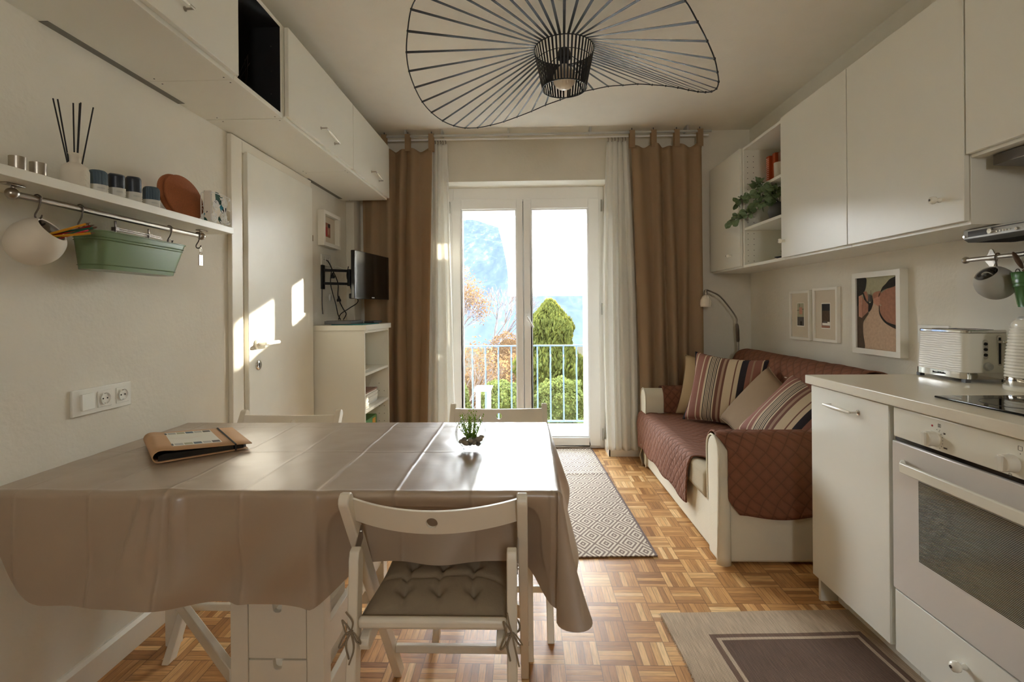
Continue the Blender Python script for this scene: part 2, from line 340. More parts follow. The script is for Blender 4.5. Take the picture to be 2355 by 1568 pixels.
# ------------------------------------------------------------------ mesh helpers
class MB:
    def __init__(s):
        s.bm = bmesh.new(); s.M = Matrix.Identity(4); s.mi = 0; s.uv = None
    def v(s, p): return s.bm.verts.new(s.M @ Vector(p))
    def f(s, vs):
        try:
            f = s.bm.faces.new(vs); f.material_index = s.mi; return f
        except ValueError: return None
    def box(s, x0, x1, y0, y1, z0, z1):
        if x0 > x1: x0, x1 = x1, x0
        if y0 > y1: y0, y1 = y1, y0
        if z0 > z1: z0, z1 = z1, z0
        v = [s.v(p) for p in ((x0, y0, z0), (x1, y0, z0), (x1, y1, z0), (x0, y1, z0), (x0, y0, z1), (x1, y0, z1), (x1, y1, z1), (x0, y1, z1))]
        for q in ((0, 3, 2, 1), (4, 5, 6, 7), (0, 1, 5, 4), (1, 2, 6, 5), (2, 3, 7, 6), (3, 0, 4, 7)): s.f([v[i] for i in q])
        return s
    def bar(s, p0, p1, w, h, up=(0, 0, 1)):       # rectangular bar between two points
        p0, p1 = Vector(p0), Vector(p1); d = (p1 - p0).normalized(); u = Vector(up)
        if abs(d.dot(u)) > 0.99: u = Vector((1, 0, 0))
        a = d.cross(u).normalized(); b = a.cross(d).normalized()
        vs = []
        for p in (p0, p1):
            for sa, sb in ((-1, -1), (1, -1), (1, 1), (-1, 1)): vs.append(s.v(p + a * sa * w / 2 + b * sb * h / 2))
        for q in ((3, 2, 1, 0), (4, 5, 6, 7), (0, 1, 5, 4), (1, 2, 6, 5), (2, 3, 7, 6), (3, 0, 4, 7)): s.f([vs[i] for i in q])
        return s
    def tube(s, pts, r, n=10, closed=False, cap=True):
        pts = [Vector(p) for p in pts]; N = len(pts); rings = []
        rr = r if isinstance(r, (list, tuple)) else [r] * N
        pa = None
        for i, p in enumerate(pts):
            if closed: d = pts[(i + 1) % N] - pts[i - 1]
            else: d = pts[min(i + 1, N - 1)] - pts[max(i - 1, 0)]
            d.normalize()
            if pa is None:
                u = Vector((0, 0, 1)) if abs(d.z) < 0.9 else Vector((1, 0, 0)); a = d.cross(u).normalized()
            else:
                a = (pa - d * pa.dot(d)).normalized()
            pa = a; b = d.cross(a)
            rings.append([s.v(p + (a * math.cos(2 * PI * k / n) + b * math.sin(2 * PI * k / n)) * rr[i]) for k in range(n)])
        for i in range(N if closed else N - 1):
            A, B = rings[i], rings[(i + 1) % N]
            for k in range(n): s.f([A[k], A[(k + 1) % n], B[(k + 1) % n], B[k]])
        if cap and not closed:
            s.f(rings[0][::-1]); s.f(rings[-1])
        return s
    def cyl(s, p0, p1, r, n=20, r2=None): return s.tube([p0, p1], [r, r if r2 is None else r2], n)
    def lathe(s, prof, c=(0, 0, 0), n=32, axis='Z', cap=False):
        c = Vector(c); rings = []
        for r, h in prof:
            ring = []
            for k in range(n):
                a = 2 * PI * k / n; x, y = r * math.cos(a), r * math.sin(a)
                p = {'Z': (x, y, h), 'X': (h, x, y), 'Y': (y, h, x)}[axis]
                ring.append(s.v(c + Vector(p)))
            rings.append(ring)
        for A, B in zip(rings, rings[1:]):
            for k in range(n): s.f([A[k], A[(k + 1) % n], B[(k + 1) % n], B[k]])
        if cap: s.f(rings[0][::-1]); s.f(rings[-1])
        return s
    def prism(s, poly, axis, lo, hi):             # polygon in the plane across axis
        def P(a, b, h): return {'X': (h, a, b), 'Y': (a, h, b), 'Z': (a, b, h)}[axis]
        A = [s.v(P(a, b, lo)) for a, b in poly]; B = [s.v(P(a, b, hi)) for a, b in poly]
        s.f(A[::-1]); s.f(B); n = len(poly)
        for i in range(n): s.f([A[i], A[(i + 1) % n], B[(i + 1) % n], B[i]])
        return s
    def grid(s, fn, nu, nv, uvfn=None, close_u=False):
        V = [[s.v(fn(i / nu, j / nv)) for j in range(nv + 1)] for i in range(nu + (0 if close_u else 1))]
        if uvfn and s.uv is None: s.uv = s.bm.loops.layers.uv.new('UVMap')
        n = len(V)
        for i in range(nu):
            for j in range(nv):
                q = [V[i][j], V[(i + 1) % n][j], V[(i + 1) % n][j + 1], V[i][j + 1]]
                f = s.f(q)
                if f and uvfn:
                    for lp, (a, b) in zip(f.loops, ((i, j), (i + 1, j), (i + 1, j + 1), (i, j + 1))): lp[s.uv].uv = uvfn(a / nu, b / nv)
        return V
    def sphere(s, c, r, nu=20, nv=12, sc=(1, 1, 1)):
        prof = [(max(1e-4, r * math.sin(PI * i / nv)), -r * math.cos(PI * i / nv)) for i in range(nv + 1)]
        old = s.M.copy(); s.M = old @ Matrix.Translation(c) @ Matrix.Diagonal((*sc, 1)); s.lathe(prof, (0, 0, 0), nu); s.M = old
        return s
    def build(s, name, mat, parent=None, bevel=0.0, smooth=False, solid=0.0, subsurf=0, seg=2, autos=None):
        bmesh.ops.remove_doubles(s.bm, verts=s.bm.verts, dist=1e-6)
        bmesh.ops.recalc_face_normals(s.bm, faces=s.bm.faces)
        off = Vector((0, 0, 0))
        me = bpy.data.meshes.new(name)
        if parent is not None and not parent.get('_local'):
            off = Vector(parent['_org'])
        elif parent is None:
            # origin at base centre
            xs = [v.co for v in s.bm.verts]
            off = Vector(((min(v.x for v in xs) + max(v.x for v in xs)) / 2, (min(v.y for v in xs) + max(v.y for v in xs)) / 2, min(v.z for v in xs)))
            if getattr(s, 'keep', False): off = Vector((0, 0, 0))
        for v in s.bm.verts: v.co -= off
        s.bm.to_mesh(me); s.bm.free()
        mats = mat if isinstance(mat, (list, tuple)) else [mat]
        for m_ in mats: me.materials.append(M[m_] if isinstance(m_, str) else m_)
        o = bpy.data.objects.new(name, me); col.objects.link(o)
        if parent is None: o.location = off
        else: o.parent = parent
        o['_org'] = tuple(off) if parent is None else tuple(parent['_org'])
        if parent is not None and parent.get('_local'): o['_local'] = 1
        if bevel:
            b = o.modifiers.new('bevel', 'BEVEL'); b.width = bevel; b.segments = seg; b.limit_method = 'ANGLE'; b.angle_limit = R(40)
            b.harden_normals = False
        if solid:
            so = o.modifiers.new('solid', 'SOLIDIFY'); so.thickness = solid; so.offset = 0
        if subsurf:
            ss = o.modifiers.new('sub', 'SUBSURF'); ss.levels = subsurf; ss.render_levels = subsurf
        if smooth or bevel:
            for p in me.polygons: p.use_smooth = True
            try:
                me.set_sharp_from_angle(angle=R(autos if autos else (60 if smooth is True else 40)))
            except Exception: pass
        return o
def B(*a): return MB().box(*a)
def thing(name, label, cat, loc, group=None, rotz=0.0, rot=None, local=False, kind=None):
    o = bpy.data.objects.new(name, None); col.objects.link(o); o.empty_display_size = 0.05
    o.location = loc; o.rotation_euler = rot if rot else (0, 0, rotz)
    if local or rotz or rot: o['_local'] = 1; o['_org'] = (0.0, 0.0, 0.0)
    else: o['_org'] = tuple(float(c) for c in loc)
    if kind: o['kind'] = kind
    if label: o['label'] = label
    if cat: o['category'] = cat
    if group: o['group'] = group
    return o
def tag(o, label, cat, group=None, kind=None):
    if label: o['label'] = label
    if cat: o['category'] = cat
    if group: o['group'] = group
    if kind: o['kind'] = kind
    return o
def struct(o): o['kind'] = 'structure'; return o
def copy_tree(o, parent=None):
    c = o.copy(); col.objects.link(c)
    if parent is not None: c.parent = parent
    for ch in list(o.children): copy_tree(ch, c)
    return c
def text_mesh(body, size, depth=0.0006, bold=False):
    cu = bpy.data.curves.new('lettering', 'FONT'); cu.body = body; cu.size = size; cu.extrude = depth
    cu.align_x = 'CENTER'; cu.align_y = 'CENTER'; cu.resolution_u = 3
    o = bpy.data.objects.new('lettering', cu); col.objects.link(o)
    dg = bpy.context.evaluated_depsgraph_get(); me = bpy.data.meshes.new_from_object(o.evaluated_get(dg))
    bpy.data.objects.remove(o); bpy.data.curves.remove(cu)
    return me
def lettering(body, size, mat, parent, matrix, bend=None):
    me = text_mesh(body, size)
    for v in me.vertices:
        co = v.co.copy()
        if bend: co = Vector(bend(co.x, co.y, co.z))
        v.co = (matrix @ co)
    if not parent.get('_local'):
        off = Vector(parent['_org'])
        for v in me.vertices: v.co -= off
    me.materials.clear(); me.materials.append(M[mat])
    o = bpy.data.objects.new('lettering', me); col.objects.link(o); o.parent = parent; o['_org'] = parent['_org']
    return o
def cr(pts, n=8):   # Catmull-Rom
    pts = [Vector(p) for p in pts]; P = [pts[0] * 2 - pts[1]] + pts + [pts[-1] * 2 - pts[-2]]; out = []
    for i in range(1, len(P) - 2):
        a, b, c, d = P[i - 1], P[i], P[i + 1], P[i + 2]
        for k in range(n):
            t = k / n
            out.append(0.5 * ((2 * b) + (c - a) * t + (2 * a - 5 * b + 4 * c - d) * t * t + (3 * b - a - 3 * c + d) * t ** 3))
    out.append(pts[-1]); return out
def closed_cr(P, n=5):
    out = []; N = len(P)
    for i in range(N):
        a, b, c, d = P[i - 1], P[i], P[(i + 1) % N], P[(i + 2) % N]
        for k in range(n):
            t = k / n; out.append(0.5 * ((2 * b) + (c - a) * t + (2 * a - 5 * b + 4 * c - d) * t * t + (3 * b - a - 3 * c + d) * t ** 3))
    return out
# ------------------------------------------------------------------ room shell
XL, XR, YB, YR, ZC = -1.425, 1.82, 4.10, -1.7, 2.64
def S0(name, mb, mat, **k):
    mb.keep = True; o = mb.build(name, mat, None, **k); return struct(o)
S0('floor', B(XL - .2, XR + .2, YR - .1, 4.36, -0.05, 0.0), 'parquet')
S0('ceiling', B(XL - .2, XR + .2, YR - .1, YB + .36, ZC, ZC + .1), 'ceiling')
S0('wall_left', B(XL - .2, XL, YR - .1, YB + .36, 0, ZC), 'wall')
S0('wall_right', B(XR, XR + .2, YR - .1, YB + .36, 0, ZC), 'wall')
OX, OZ = 0.675, 2.255
S0('wall_back', B(XL, -OX, YB, YB + .36, 0, ZC).box(OX, XR, YB, YB + .36, 0, ZC).box(-OX, OX, YB, YB + .36, OZ, ZC), 'wall')
S0('wall_rear', B(XL, 0.18, YR - .1, YR, 0, ZC).box(0.52, XR, YR - .1, YR, 0, ZC).box(0.18, 0.52, YR - .1, YR, 0, 1.6).box(0.18, 0.52, YR - .1, YR, 2.1, ZC), 'rearwall')
w2 = thing('added_fill_window', None, None, (0.35, YR - .05, 1.6), kind='structure')  # unseen window, added to let fill light into the near room
fr = MB()
for x in (0.18, 0.50): fr.box(x, x + .02, YR - .08, YR - .02, 1.6, 2.1)
fr.box(0.20, 0.50, YR - .08, YR - .02, 1.6, 1.62).box(0.20, 0.50, YR - .08, YR - .02, 2.08, 2.1)
fr.build('window_frame', 'pvc', w2)
S0('trim_1', B(XL, XL + .065, 3.935, YB, 0, 2.62), 'wall', bevel=.004)
S0('baseboard_left', MB().prism([(XL, 0), (XL + .018, 0), (XL + .018, .082), (XL + .008, .094), (XL, .094)], 'Y', YR, 2.345), 'trim')
S0('baseboard_back', MB().prism([(YB, 0), (YB - .018, 0), (YB - .018, .085), (YB - .008, .097), (YB, .097)], 'X', OX - .01, XR).box(OX - .012, OX, YB - .018, YB + .2, 0, .09), 'trim')
S0('baseboard_right', B(XR - .018, XR, 2.15, YB - .02, 0, .09), 'trim')
S0('trim_2', B(XR - .004, XR, 0.6, 2.157, .92, 1.474), 'panel')

# interior door on the left wall
d1 = thing('door_1', None, None, (XL, 2.85, 0), kind='structure')
fm = B(XL, XL + .022, 2.352, 2.445, 0, 2.056).box(XL, XL + .022, 3.232, 3.246, 0, 2.056).box(XL, XL + .0215, 2.445, 3.232, 1.992, 2.056)
fm.build('door_frame', 'trim', d1, bevel=.003)
B(XL + .0, XL + .012, 2.445, 3.232, 0.0, 1.99).build('door_rebate', 'trim', d1)
leaf = B(XL + .012, XL + .036, 2.467, 3.228, .008, 2.003).build('door_leaf', 'door', d1, bevel=.003)
h = MB().lathe([(0.001, .012), (.026, .012), (.027, .009), (.027, 0)], (XL + .036, 2.545, 1.035), 24, 'X')
h.cyl((XL + .04, 2.545, 1.035), (XL + .085, 2.545, 1.035), .009)
h.tube(cr([(XL + .083, 2.54, 1.035), (XL + .09, 2.56, 1.036), (XL + .088, 2.61, 1.037), (XL + .086, 2.67, 1.036)]), [.009] * 9 + [.010] * 8 + [.011] * 8, 12)
h.build('door_handle', 'porc', leaf, smooth=True)
k = MB().lathe([(0.001, .006), (.024, .006), (.026, .003), (.026, 0)], (XL + .036, 2.553, .925), 24, 'X')
ko = k.build('keyhole_rosette', 'chrome', leaf, smooth=True)
B(XL + .0425, XL + .0435, 2.5495, 2.5565, .912, .938).build('keyhole', 'hole', ko)
B(XL + .022, XL + .032, 3.236, 3.246, 1.66, 1.70).build('hinge', 'chrome', d1)

# balcony double door (window_1)
wd = thing('window_1', None, None, (0, 4.36, 0), kind='structure')
YF = 4.33
f = MB()
f.box(-OX, -.625, YF, YF + .07, .0, OZ).box(.63, OX, YF, YF + .07, .0, OZ).box(-.625, .63, YF, YF + .07, 2.135, OZ).box(-.625, .63, YF, YF + .07, 0, .03)
f.build('window_frame', 'pvc', wd, bevel=.004)
def sash(x0, x1, gl, gr, name):
    s = MB(); a, b = YF - .018, YF + .05
    s.box(x0, gl, a, b, .022, 2.155).box(gr, x1, a, b, .022, 2.155).box(gl, gr, a, b, 2.07, 2.155).box(gl, gr, a, b, .022, .097)
    o = s.build(name, 'pvc', wd, bevel=.006)
    g = MB(); t = .012
    g.box(gl, gl + t, a + .012, b, .097, 2.07).box(gr - t, gr, a + .012, b, .097, 2.07).box(gl + t, gr - t, a + .012, b, 2.058, 2.07).box(gl + t, gr - t, a + .012, b, .097, .109)
    g.build('glazing_bead', 'pvc', o, bevel=.002)
    B(gl + t, gr - t, YF + .02, YF + .024, .109, 2.058).build('pane', 'glass', o)
    return o
sash(-.635, -.0225, -.556, -.075, 'door_sash'); sb = sash(-.0165, .632, .047, .542, 'door_sash'); B(-.034, -.004, YF + .0505, YF + .058, .03, 2.15).build('overlap_strip', 'pvc', wd)
hb = B(-.006, .022, YF - .026, YF - .018, 1.10, 1.17).cyl((.008, YF - .02, 1.135), (.008, YF - .06, 1.135), .008)
hb.tube([(.008, YF - .058, 1.135), (.03, YF - .062, 1.10), (.062, YF - .06, 1.045)], [.011, .010, .009], 12)
hb.build('window_handle', 'pvc', sb, bevel=.002)
for x in (-.655, .655):
    for z in (.12, 1.2, 2.09): B(x - .006, x + .006, YF - .016, YF, z - .05, z + .05).build('hinge', 'silver', wd, bevel=.002)

# ------------------------------------------------------------------ outside
def tagged(o, *a, **k): return tag(o, *a, **k)
S0('balcony_slab', B(-3, 4, 4.46, 5.7, -.25, -.10), 'slab')
S0('trim_3', B(-OX, OX, 4.40, 4.60, -.06, .012), 'slab', bevel=.004)
tagged(B(.33, .62, 4.63, 4.95, -.10, .06).build('step_block', 'slab', bevel=.01), 'pale concrete block on the balcony floor outside the door', 'block')
rl = thing('balcony_railing', 'light blue metal balcony railing with curved bars outside the door', 'railing', (0, 5.5, -.1))
B(-2.9, 3.9, 5.485, 5.515, .795, .81).build('handrail', 'pole', rl, bevel=.003)
B(-2.9, 3.9, 5.488, 5.512, -.035, -.018).build('bottom_rail', 'pole', rl)
x = -2.74
while x < 3.8:
    xx = round(x, 3)
    MB().tube(cr([(xx, 5.5, .80), (xx, 5.5, .71), (xx, 5.47, .66), (xx, 5.52, .55), (xx, 5.5, .44), (xx, 5.5, -.03)], 5), .009, 6).build('baluster', 'pole', rl, smooth=True)
    x += .143
B(-.01, .03, 5.485, 5.515, -.1, .81).build('post', 'pole', rl)
tagged(B(.61, .645, 5.36, 5.39, -.1, 2.5).build('white_post', 'outwhite', bevel=.004), 'white upright post at the right of the balcony outside', 'post')
# hanging white sun sheet
def sheet(a, b):
    x = -.19 + a * 1.53; z = 1.345 + b * .77
    if a < .0001: pass
    xl = -.19 - .11 * max(0, (b - .25) / .75) ** 1.5
    x = xl + a * (.63 - xl)
    return (x, 5.42 + .03 * math.sin(a * 9) * (1 - .5 * b), z)
mb = MB(); mb.grid(sheet, 24, 16)
mb.grid(lambda a, b: (.63 + a * .75, 5.42 + .02 * math.sin(a * 7), 1.345 + b * .675), 12, 10)
mb.grid(lambda a, b: (1.34 + a * 1.6, 5.42 + .02 * math.sin(a * 7), 1.345 + b * .95), 12, 10)  # unseen extension, added to end the sun gap on the right
tagged(mb.build('sun_sheet', 'awn', solid=.002, smooth=True), 'white fabric sun sheet hanging across the balcony outside', 'awning')
tagged(B(-3, 4, 5.5, 5.6, 2.30, 2.75).build('sun_cut_beam', 'outwhite'), None, None, kind='structure')  # unseen beam, added to cut off the top of the sun patches
tagged(B(-.60, .60, 4.43, 4.50, 2.045, 2.20).build('shutter_box', 'outwhite', bevel=.004), None, None, kind='structure')
# garden table seen through the glass
tb = thing('balcony_table', 'small white table standing on the balcony outside', 'table', (-.42, 5.2, -.1))
B(-.53, -.36, 5.0, 5.3, .38, .40).build('tabletop', 'outwhite', tb, bevel=.005)
for xx, yy in ((-.50, 5.03), (-.39, 5.03), (-.50, 5.27), (-.39, 5.27)): B(xx - .012, xx + .012, yy - .012, yy + .012, -.1, .38).build('leg', 'outwhite', tb)

S0('ground', B(-260, 260, 5.8, 240, -3.1, -3.0), 'ground')
rng = random.Random(4)
def leafcloud(mb, n, pos, size, rg, elong=1.0):
    for _ in range(n):
        p = Vector(pos()); s = size * rg.uniform(.6, 1.3)
        q = Quaternion((rg.uniform(-1, 1), rg.uniform(-1, 1), rg.uniform(-1, 1)), rg.uniform(0, PI))
        a = q @ Vector((s, 0, 0)); b = q @ Vector((0, s * .35, 0)); 
        if elong > 1: a = Vector((a.x * .5, a.y * .5, abs(a.z) + s * .5)); 
        vs = [mb.v(p - a * .5), mb.v(p + b), mb.v(p + a * .6), mb.v(p - b)]
        mb.f(vs)
def conifer(cx, cy, zb, h, r, label, rg, n=7000, group=None):
    t = thing('conifer', label, 'tree', (cx, cy, zb), group)
    mb = MB()
    def pos():
        k = rg.random() ** .8; z = zb + .2 + (h - .2) * k
        rr = r * (1 - k ** 2.2) ** .6 * (.9 + .1 * math.sin(k * 37)) + .03
        a = rg.uniform(0, 2 * PI); lump = 1 + .22 * mnoise.noise(Vector((math.cos(a) * 2.2, math.sin(a) * 2.2, z * 2.4)))
        d = rr * lump * (rg.uniform(.55, 1) ** .35)
        return (cx + d * math.cos(a), cy + d * math.sin(a), z)
    leafcloud(mb, n * 3, pos, .07, rg, 1.6)
    mb.build('foliage', 'leaf_out', t)
    core = MB(); core.lathe([(r * .8 * (1 - (i / 14) ** 2.2) ** .6 + .01, zb + .3 + (h - .5) * i / 14) for i in range(15)], (cx, cy, 0), 16)
    core.build('inner_branches', 'leaf_out', t)
    MB().cyl((cx, cy, zb), (cx, cy, zb + h * .5), .12, 8, .05).build('trunk', 'bark', t)
conifer(.42, 9.0, -3, 4.35, .92, 'yellow-green conifer standing right behind the blue balcony railing', rng, 9000)
hm = MB(); hm.box(1.75, 8.0, 8.75, 9.9, -2.9, 2.45)  # unseen conifer screen, added to block low sun from the room
leafcloud(hm, 9000, lambda: (rng.uniform(1.6, 8.0), rng.choice([8.7, 9.95]) + rng.gauss(0, .08), rng.uniform(-2.9, 2.6)), .15, rng, 1.6)
leafcloud(hm, 1500, lambda: (rng.uniform(1.65, 8.0), rng.uniform(8.7, 9.95), 2.5 + rng.gauss(0, .07)), .15, rng, 1.6)
tagged(hm.build('sunbreak', 'leaf_out'), 'tall unseen, added conifer hedge to the right of the balcony', 'sunbreak')
def bush(cx, cy, cz, r, label, rg, mat='leaf_bush', n=6500, sz=.042, group=None):
    mb = MB()
    def pos():
        a = rg.uniform(0, 2 * PI); u = rg.uniform(-.6, 1); q = math.sqrt(max(0, 1 - u * u))
        lump = 1 + .25 * mnoise.noise(Vector((math.cos(a) * q * 3, math.sin(a) * q * 3, u * 3 + cx)))
        d = r * lump * rg.uniform(.7, 1) ** .4
        return (cx + d * q * math.cos(a), cy + d * q * math.sin(a), cz + d * u * (1.0 if u > 0 else 1.8))
    leafcloud(mb, n, pos, sz, rg); mb.sphere((cx, cy, cz - .2), r * .66, 14, 10, (1, 1, 1.5))
    tagged(mb.build('bush', mat), label, 'bush', group)
for cx, cy, cz, r in [(-1.70 + .88 * k, 6.75, -.62 + .05 * (k % 2), .36) for k in range(5)] + [(-2.14 + .88 * k, 7.65, -.28 + .06 * (k % 2), .38) for k in range(6)]:
    bush(cx, cy, cz, r, 'pale green needle bush growing just below the balcony railing', rng, group='bushes below the balcony')
def baretree(cx, cy, zb, h, label, rg, leaves=0, seed=1, name='bare_tree'):
    t = thing(name, label, 'tree', (cx, cy, zb)); mb = MB(); tips = []
    def br(p, d, L, r, dep):
        e = p + d * L; mb.tube([p, p + d * L * .5 + Vector((rg.uniform(-.04, .04), 0, 0)) * L, e], [r, r * .8, r * .6], 5, cap=False)
        if dep == 0: tips.append(e); return
        for _ in range(3):
            nd = (d + Vector((rg.uniform(-.7, .7), rg.uniform(-.5, .5), rg.uniform(-.15, .5)))).normalized(); br(e, nd, L * rg.uniform(.62, .82), r * .6, dep - 1)
    br(Vector((cx, cy, zb)), Vector((0, 0, 1)), h * .3, h * .014, 5)
    mb.build('branches', 'bark', t)
    if leaves:
        lm = MB()
        def pos():
            q = rg.choice(tips); return (q.x + rg.gauss(0, .16), q.y + rg.gauss(0, .16), q.z + rg.gauss(0, .16))
        leafcloud(lm, leaves * 3, pos, .055, rg); lm.build('foliage', 'leaf_autumn', t)
baretree(-2.3, 14.5, -3, 5.6, 'pale orange autumn tree seen through the left door pane', rng, 2200, name='autumn_tree')
baretree(-1.6, 22, -3, 6.0, 'leafless tree with thin pale twigs in front of the mountain', rng)
baretree(-1.75, 10.2, -3, 3.5, 'low autumn tree with a few leaves behind the railing', rng, 700, name='autumn_tree')
for k, (cx, cy, zt, r) in enumerate(((-1.2, 11.9, -.35, .62), (-2.9, 12.4, -.1, .65), (-.1, 13.6, -.2, .70), (-4.6, 18.5, .3, 1.0), (-.6, 17.5, .1, .8))):
    bush(cx, cy, zt - .5, r, 'pale orange leafy shrub in the garden behind the low bushes', rng, 'leaf_autumn', 5000, .05, 'orange shrubs in the garden')
# mountain slope
mb = MB()
def mtn(a, b):
    x = -330 + a * 560; y = 45 + b * 360
    ridge = 108 + 10 * mnoise.noise(Vector((a * 5, 1, 2)))
    if x > -5: ridge -= (x + 5) * .35
    z = -4 + b ** 1.3 * (ridge - 36) + min(1, b * 3) * 5 * mnoise.noise(Vector((x * .03, y * .03, 0))) + min(1, b * 3) * 3 * mnoise.noise(Vector((x * .1, y * .1, 5)))
    return (x, y, z)
mb.grid(mtn, 150, 60)
S0('mountain_slope', mb, 'mount')
# ------------------------------------------------------------------ left wall cabinets
def wire_handle(parent, y0, y1, z0, z1, x, mat2='porc'):
    # bow pull: two steel posts and a tapered porcelain grip
    p0, p1 = Vector((x + .030, y0, z0)), Vector((x + .030, y1, z1))
    for (ya, za, pa, pb) in ((y0, z0, p0, p1), (y1, z1, p1, p0)):
        h = MB(); h.cyl((x, ya, za), pa, .0035, 10)
        h.lathe([(.001, .002), (.0075, .002), (.0075, 0)], (x, ya, za), 14, 'X')
        h.tube([pa, pa.lerp(pb, .18)], .004, 10)
        h.build('handle_post', 'steel', parent, smooth=True)
    g = MB(); n = 9; g.tube([p0.lerp(p1, .14 + .72 * i / (n - 1)) for i in range(n)], [.0045 + .0035 * math.sin(PI * i / (n - 1)) for i in range(n)], 12)
    go = g.build('handle_grip', mat2, parent, smooth=True); go['label'] = 'white porcelain grip'
ZB, ZT, XF = 2.06, 2.475, -1.055
def lcab(name, y0, y1, label, doors, open_dark=False, handles=()):
    t = thing(name, label, 'cabinet', (XL, (y0 + y1) / 2, ZB), None)
    th = .018; xf = XF - .02
    c = MB()
    c.box(XL, xf, y0, y1, ZB, ZB + th).box(XL, xf, y0, y1, ZT - th, ZT).box(XL, xf, y0, y0 + th, ZB + th, ZT - th).box(XL, xf, y1 - th, y1, ZB + th, ZT - th)
    c.box(XL + .03, XL + .036, y0 + th, y1 - th, ZB + th, ZT - th)
    c.build('carcass', 'lam', t, bevel=.001)
    if open_dark:
        k = MB(); e = .0006
        k.box(XL + .037, XL + .040, y0 + th, y1 - th, ZB + th, ZT - th)
        k.box(XL + .04, xf - .001, y0 + th, y0 + th + .002, ZB + th, ZT - th).box(XL + .04, xf - .001, y1 - th - .002, y1 - th, ZB + th, ZT - th)
        k.box(XL + .04, xf - .001, y0 + th, y1 - th, ZB + th, ZB + th + .002).box(XL + .04, xf - .001, y0 + th, y1 - th, ZT - th - .002, ZT - th)
        k.build('black_lining', 'darkin', t)
        for z in (2.16, 2.26, 2.37):
            MB().cyl((XF - .06, y1 - th - .004, z), (XF - .06, y1 - th - .001, z), .003, 8).build('shelf_pin_hole', 'steel', t)
    for i, (a, b) in enumerate(doors):
        d = B(xf + .002, XF, a, b, ZB + .014, ZT - .002).build('door', 'lam', t, bevel=.0012)
        if handles and handles[i]: wire_handle(d, *handles[i], XF)
    for y in (y0 + .02, y1 - .02):
        for x in (-1.10, -1.36): MB().cyl((x, y, ZB - .0005), (x, y, ZB), .003, 8).build('screw_hole', 'hole', t)
    return t
lcab('wall_cabinet', 0.62, 1.822, 'white wall cabinet nearest the camera above the left shelf', [(.625, 1.222), (1.226, 1.822)], handles=[None, (1.36, 1.53, 2.146, 2.146)])
lcab('wall_cabinet', 1.824, 2.196, 'open wall cabinet with black inside between the closed white cabinets', [], open_dark=True)
lcab('wall_cabinet', 2.20, 3.052, 'white wall cabinet above the door with one bow handle', [(2.212, 3.049)], handles=[(2.565, 2.75, 2.15, 2.13)])
lcab('wall_cabinet', 3.054, 3.862, 'white wall cabinet nearest the tan curtain with one bow handle', [(3.057, 3.862)], handles=[(3.415, 3.59, 2.158, 2.14)])
# grey ventilation strips let into the cabinet floor
for y0, y1, lb in ((1.43, 2.02, 'long grey vent strip under the left wall cabinets near the camera'), (3.2, 3.79, 'grey vent strip under the wall cabinet beside the curtain')):
    tag(MB().prism([(XL, y0), (XL + .028, y0 + .0), (XL + .028, y1), (XL, y1)], 'Z', ZB - .0015, ZB - .0004).build('vent_strip', 'greyvent'), lb, 'vent')
# things inside the black cabinet
v = thing('dark_vase', 'dark glass vase with dry twigs in the open black cabinet', 'vase', (-1.17, 2.06, ZB + .021))
MB().lathe([(.001, 0), (.03, 0), (.038, .03), (.03, .055), (.024, .06), (.0235, .058)], (-1.17, 2.06, ZB + .021), 20).build('vase_body', 'vase', v, smooth=True)
tw = MB(); rg = random.Random(3)
for k in range(6): tw.tube([(-1.17, 2.06, ZB + .05), (-1.17 + rg.uniform(-.02, .02), 2.06 - .03 * rg.random(), ZB + .12), (-1.17 + rg.uniform(-.05, .05), 2.06 - .07 * rg.random(), ZB + .16 + .05 * rg.random())], .0012, 5)
tw.build('twigs', 'bark', v)
tag(MB().lathe([(.001, 0), (.028, 0), (.04, .03), (.034, .065), (.02, .08), (.001, .082)], (-1.13, 1.87, ZB + .021), 24).build('white_pot', 'potw', smooth=True), 'rounded white pot at the left end of the open black cabinet', 'pot')

# ------------------------------------------------------------------ shelf and rail on the left wall
SZ = 1.556
tag(B(XL, -1.235, .72, 2.085, 1.53, SZ).build('wall_shelf', 'lam', bevel=.0015), 'long white floating shelf with candles on the left wall', 'shelf')
def cup(y, lb):
    tag(MB().lathe([(.001, .002), (.0165, .002), (.017, 0), (.018, .0), (.018, .054), (.0168, .054), (.0168, .006), (.001, .006)], (-1.325, y, SZ), 28).build('metal_cup', 'steel', smooth=True, autos=30), lb, 'cup')
cup(1.27, 'small brushed steel cup at the far left of the shelf'); cup(1.325, 'small brushed steel cup beside the white reed diffuser')
dfr = thing('reed_diffuser', 'white ribbed bottle with black reeds on the left shelf', 'reed diffuser', (-1.325, 1.437, SZ))
MB().lathe([(.001, 0), (.031, 0), (.034, .004), (.034, .062), (.030, .076), (.017, .085), (.014, .088), (.014, .108), (.0175, .111), (.0175, .114), (.012, .114), (.012, .09), (.001, .09)], (-1.325, 1.437, SZ), 36).build('bottle', 'potw', dfr, smooth=True)
rl_ = MB()
for a in (0, 1):   # raised zigzag relief on the front
    for k in range(4):
        z0 = SZ + .014 + .014 * k
        rl_.bar((-1.325 + .0345 * math.cos(-.5 + .0), 1.437 + .0345 * math.sin(-.5), z0), (-1.325 + .0345 * math.cos(-.1), 1.437 + .0345 * math.sin(-.1), z0 + .009), .001, .001)
        rl_.bar((-1.325 + .0345 * math.cos(-.1), 1.437 + .0345 * math.sin(-.1), z0 + .009), (-1.325 + .0345 * math.cos(.3), 1.437 + .0345 * math.sin(.3), z0), .001, .001)
rl_.build('relief_pattern', 'potw', dfr)
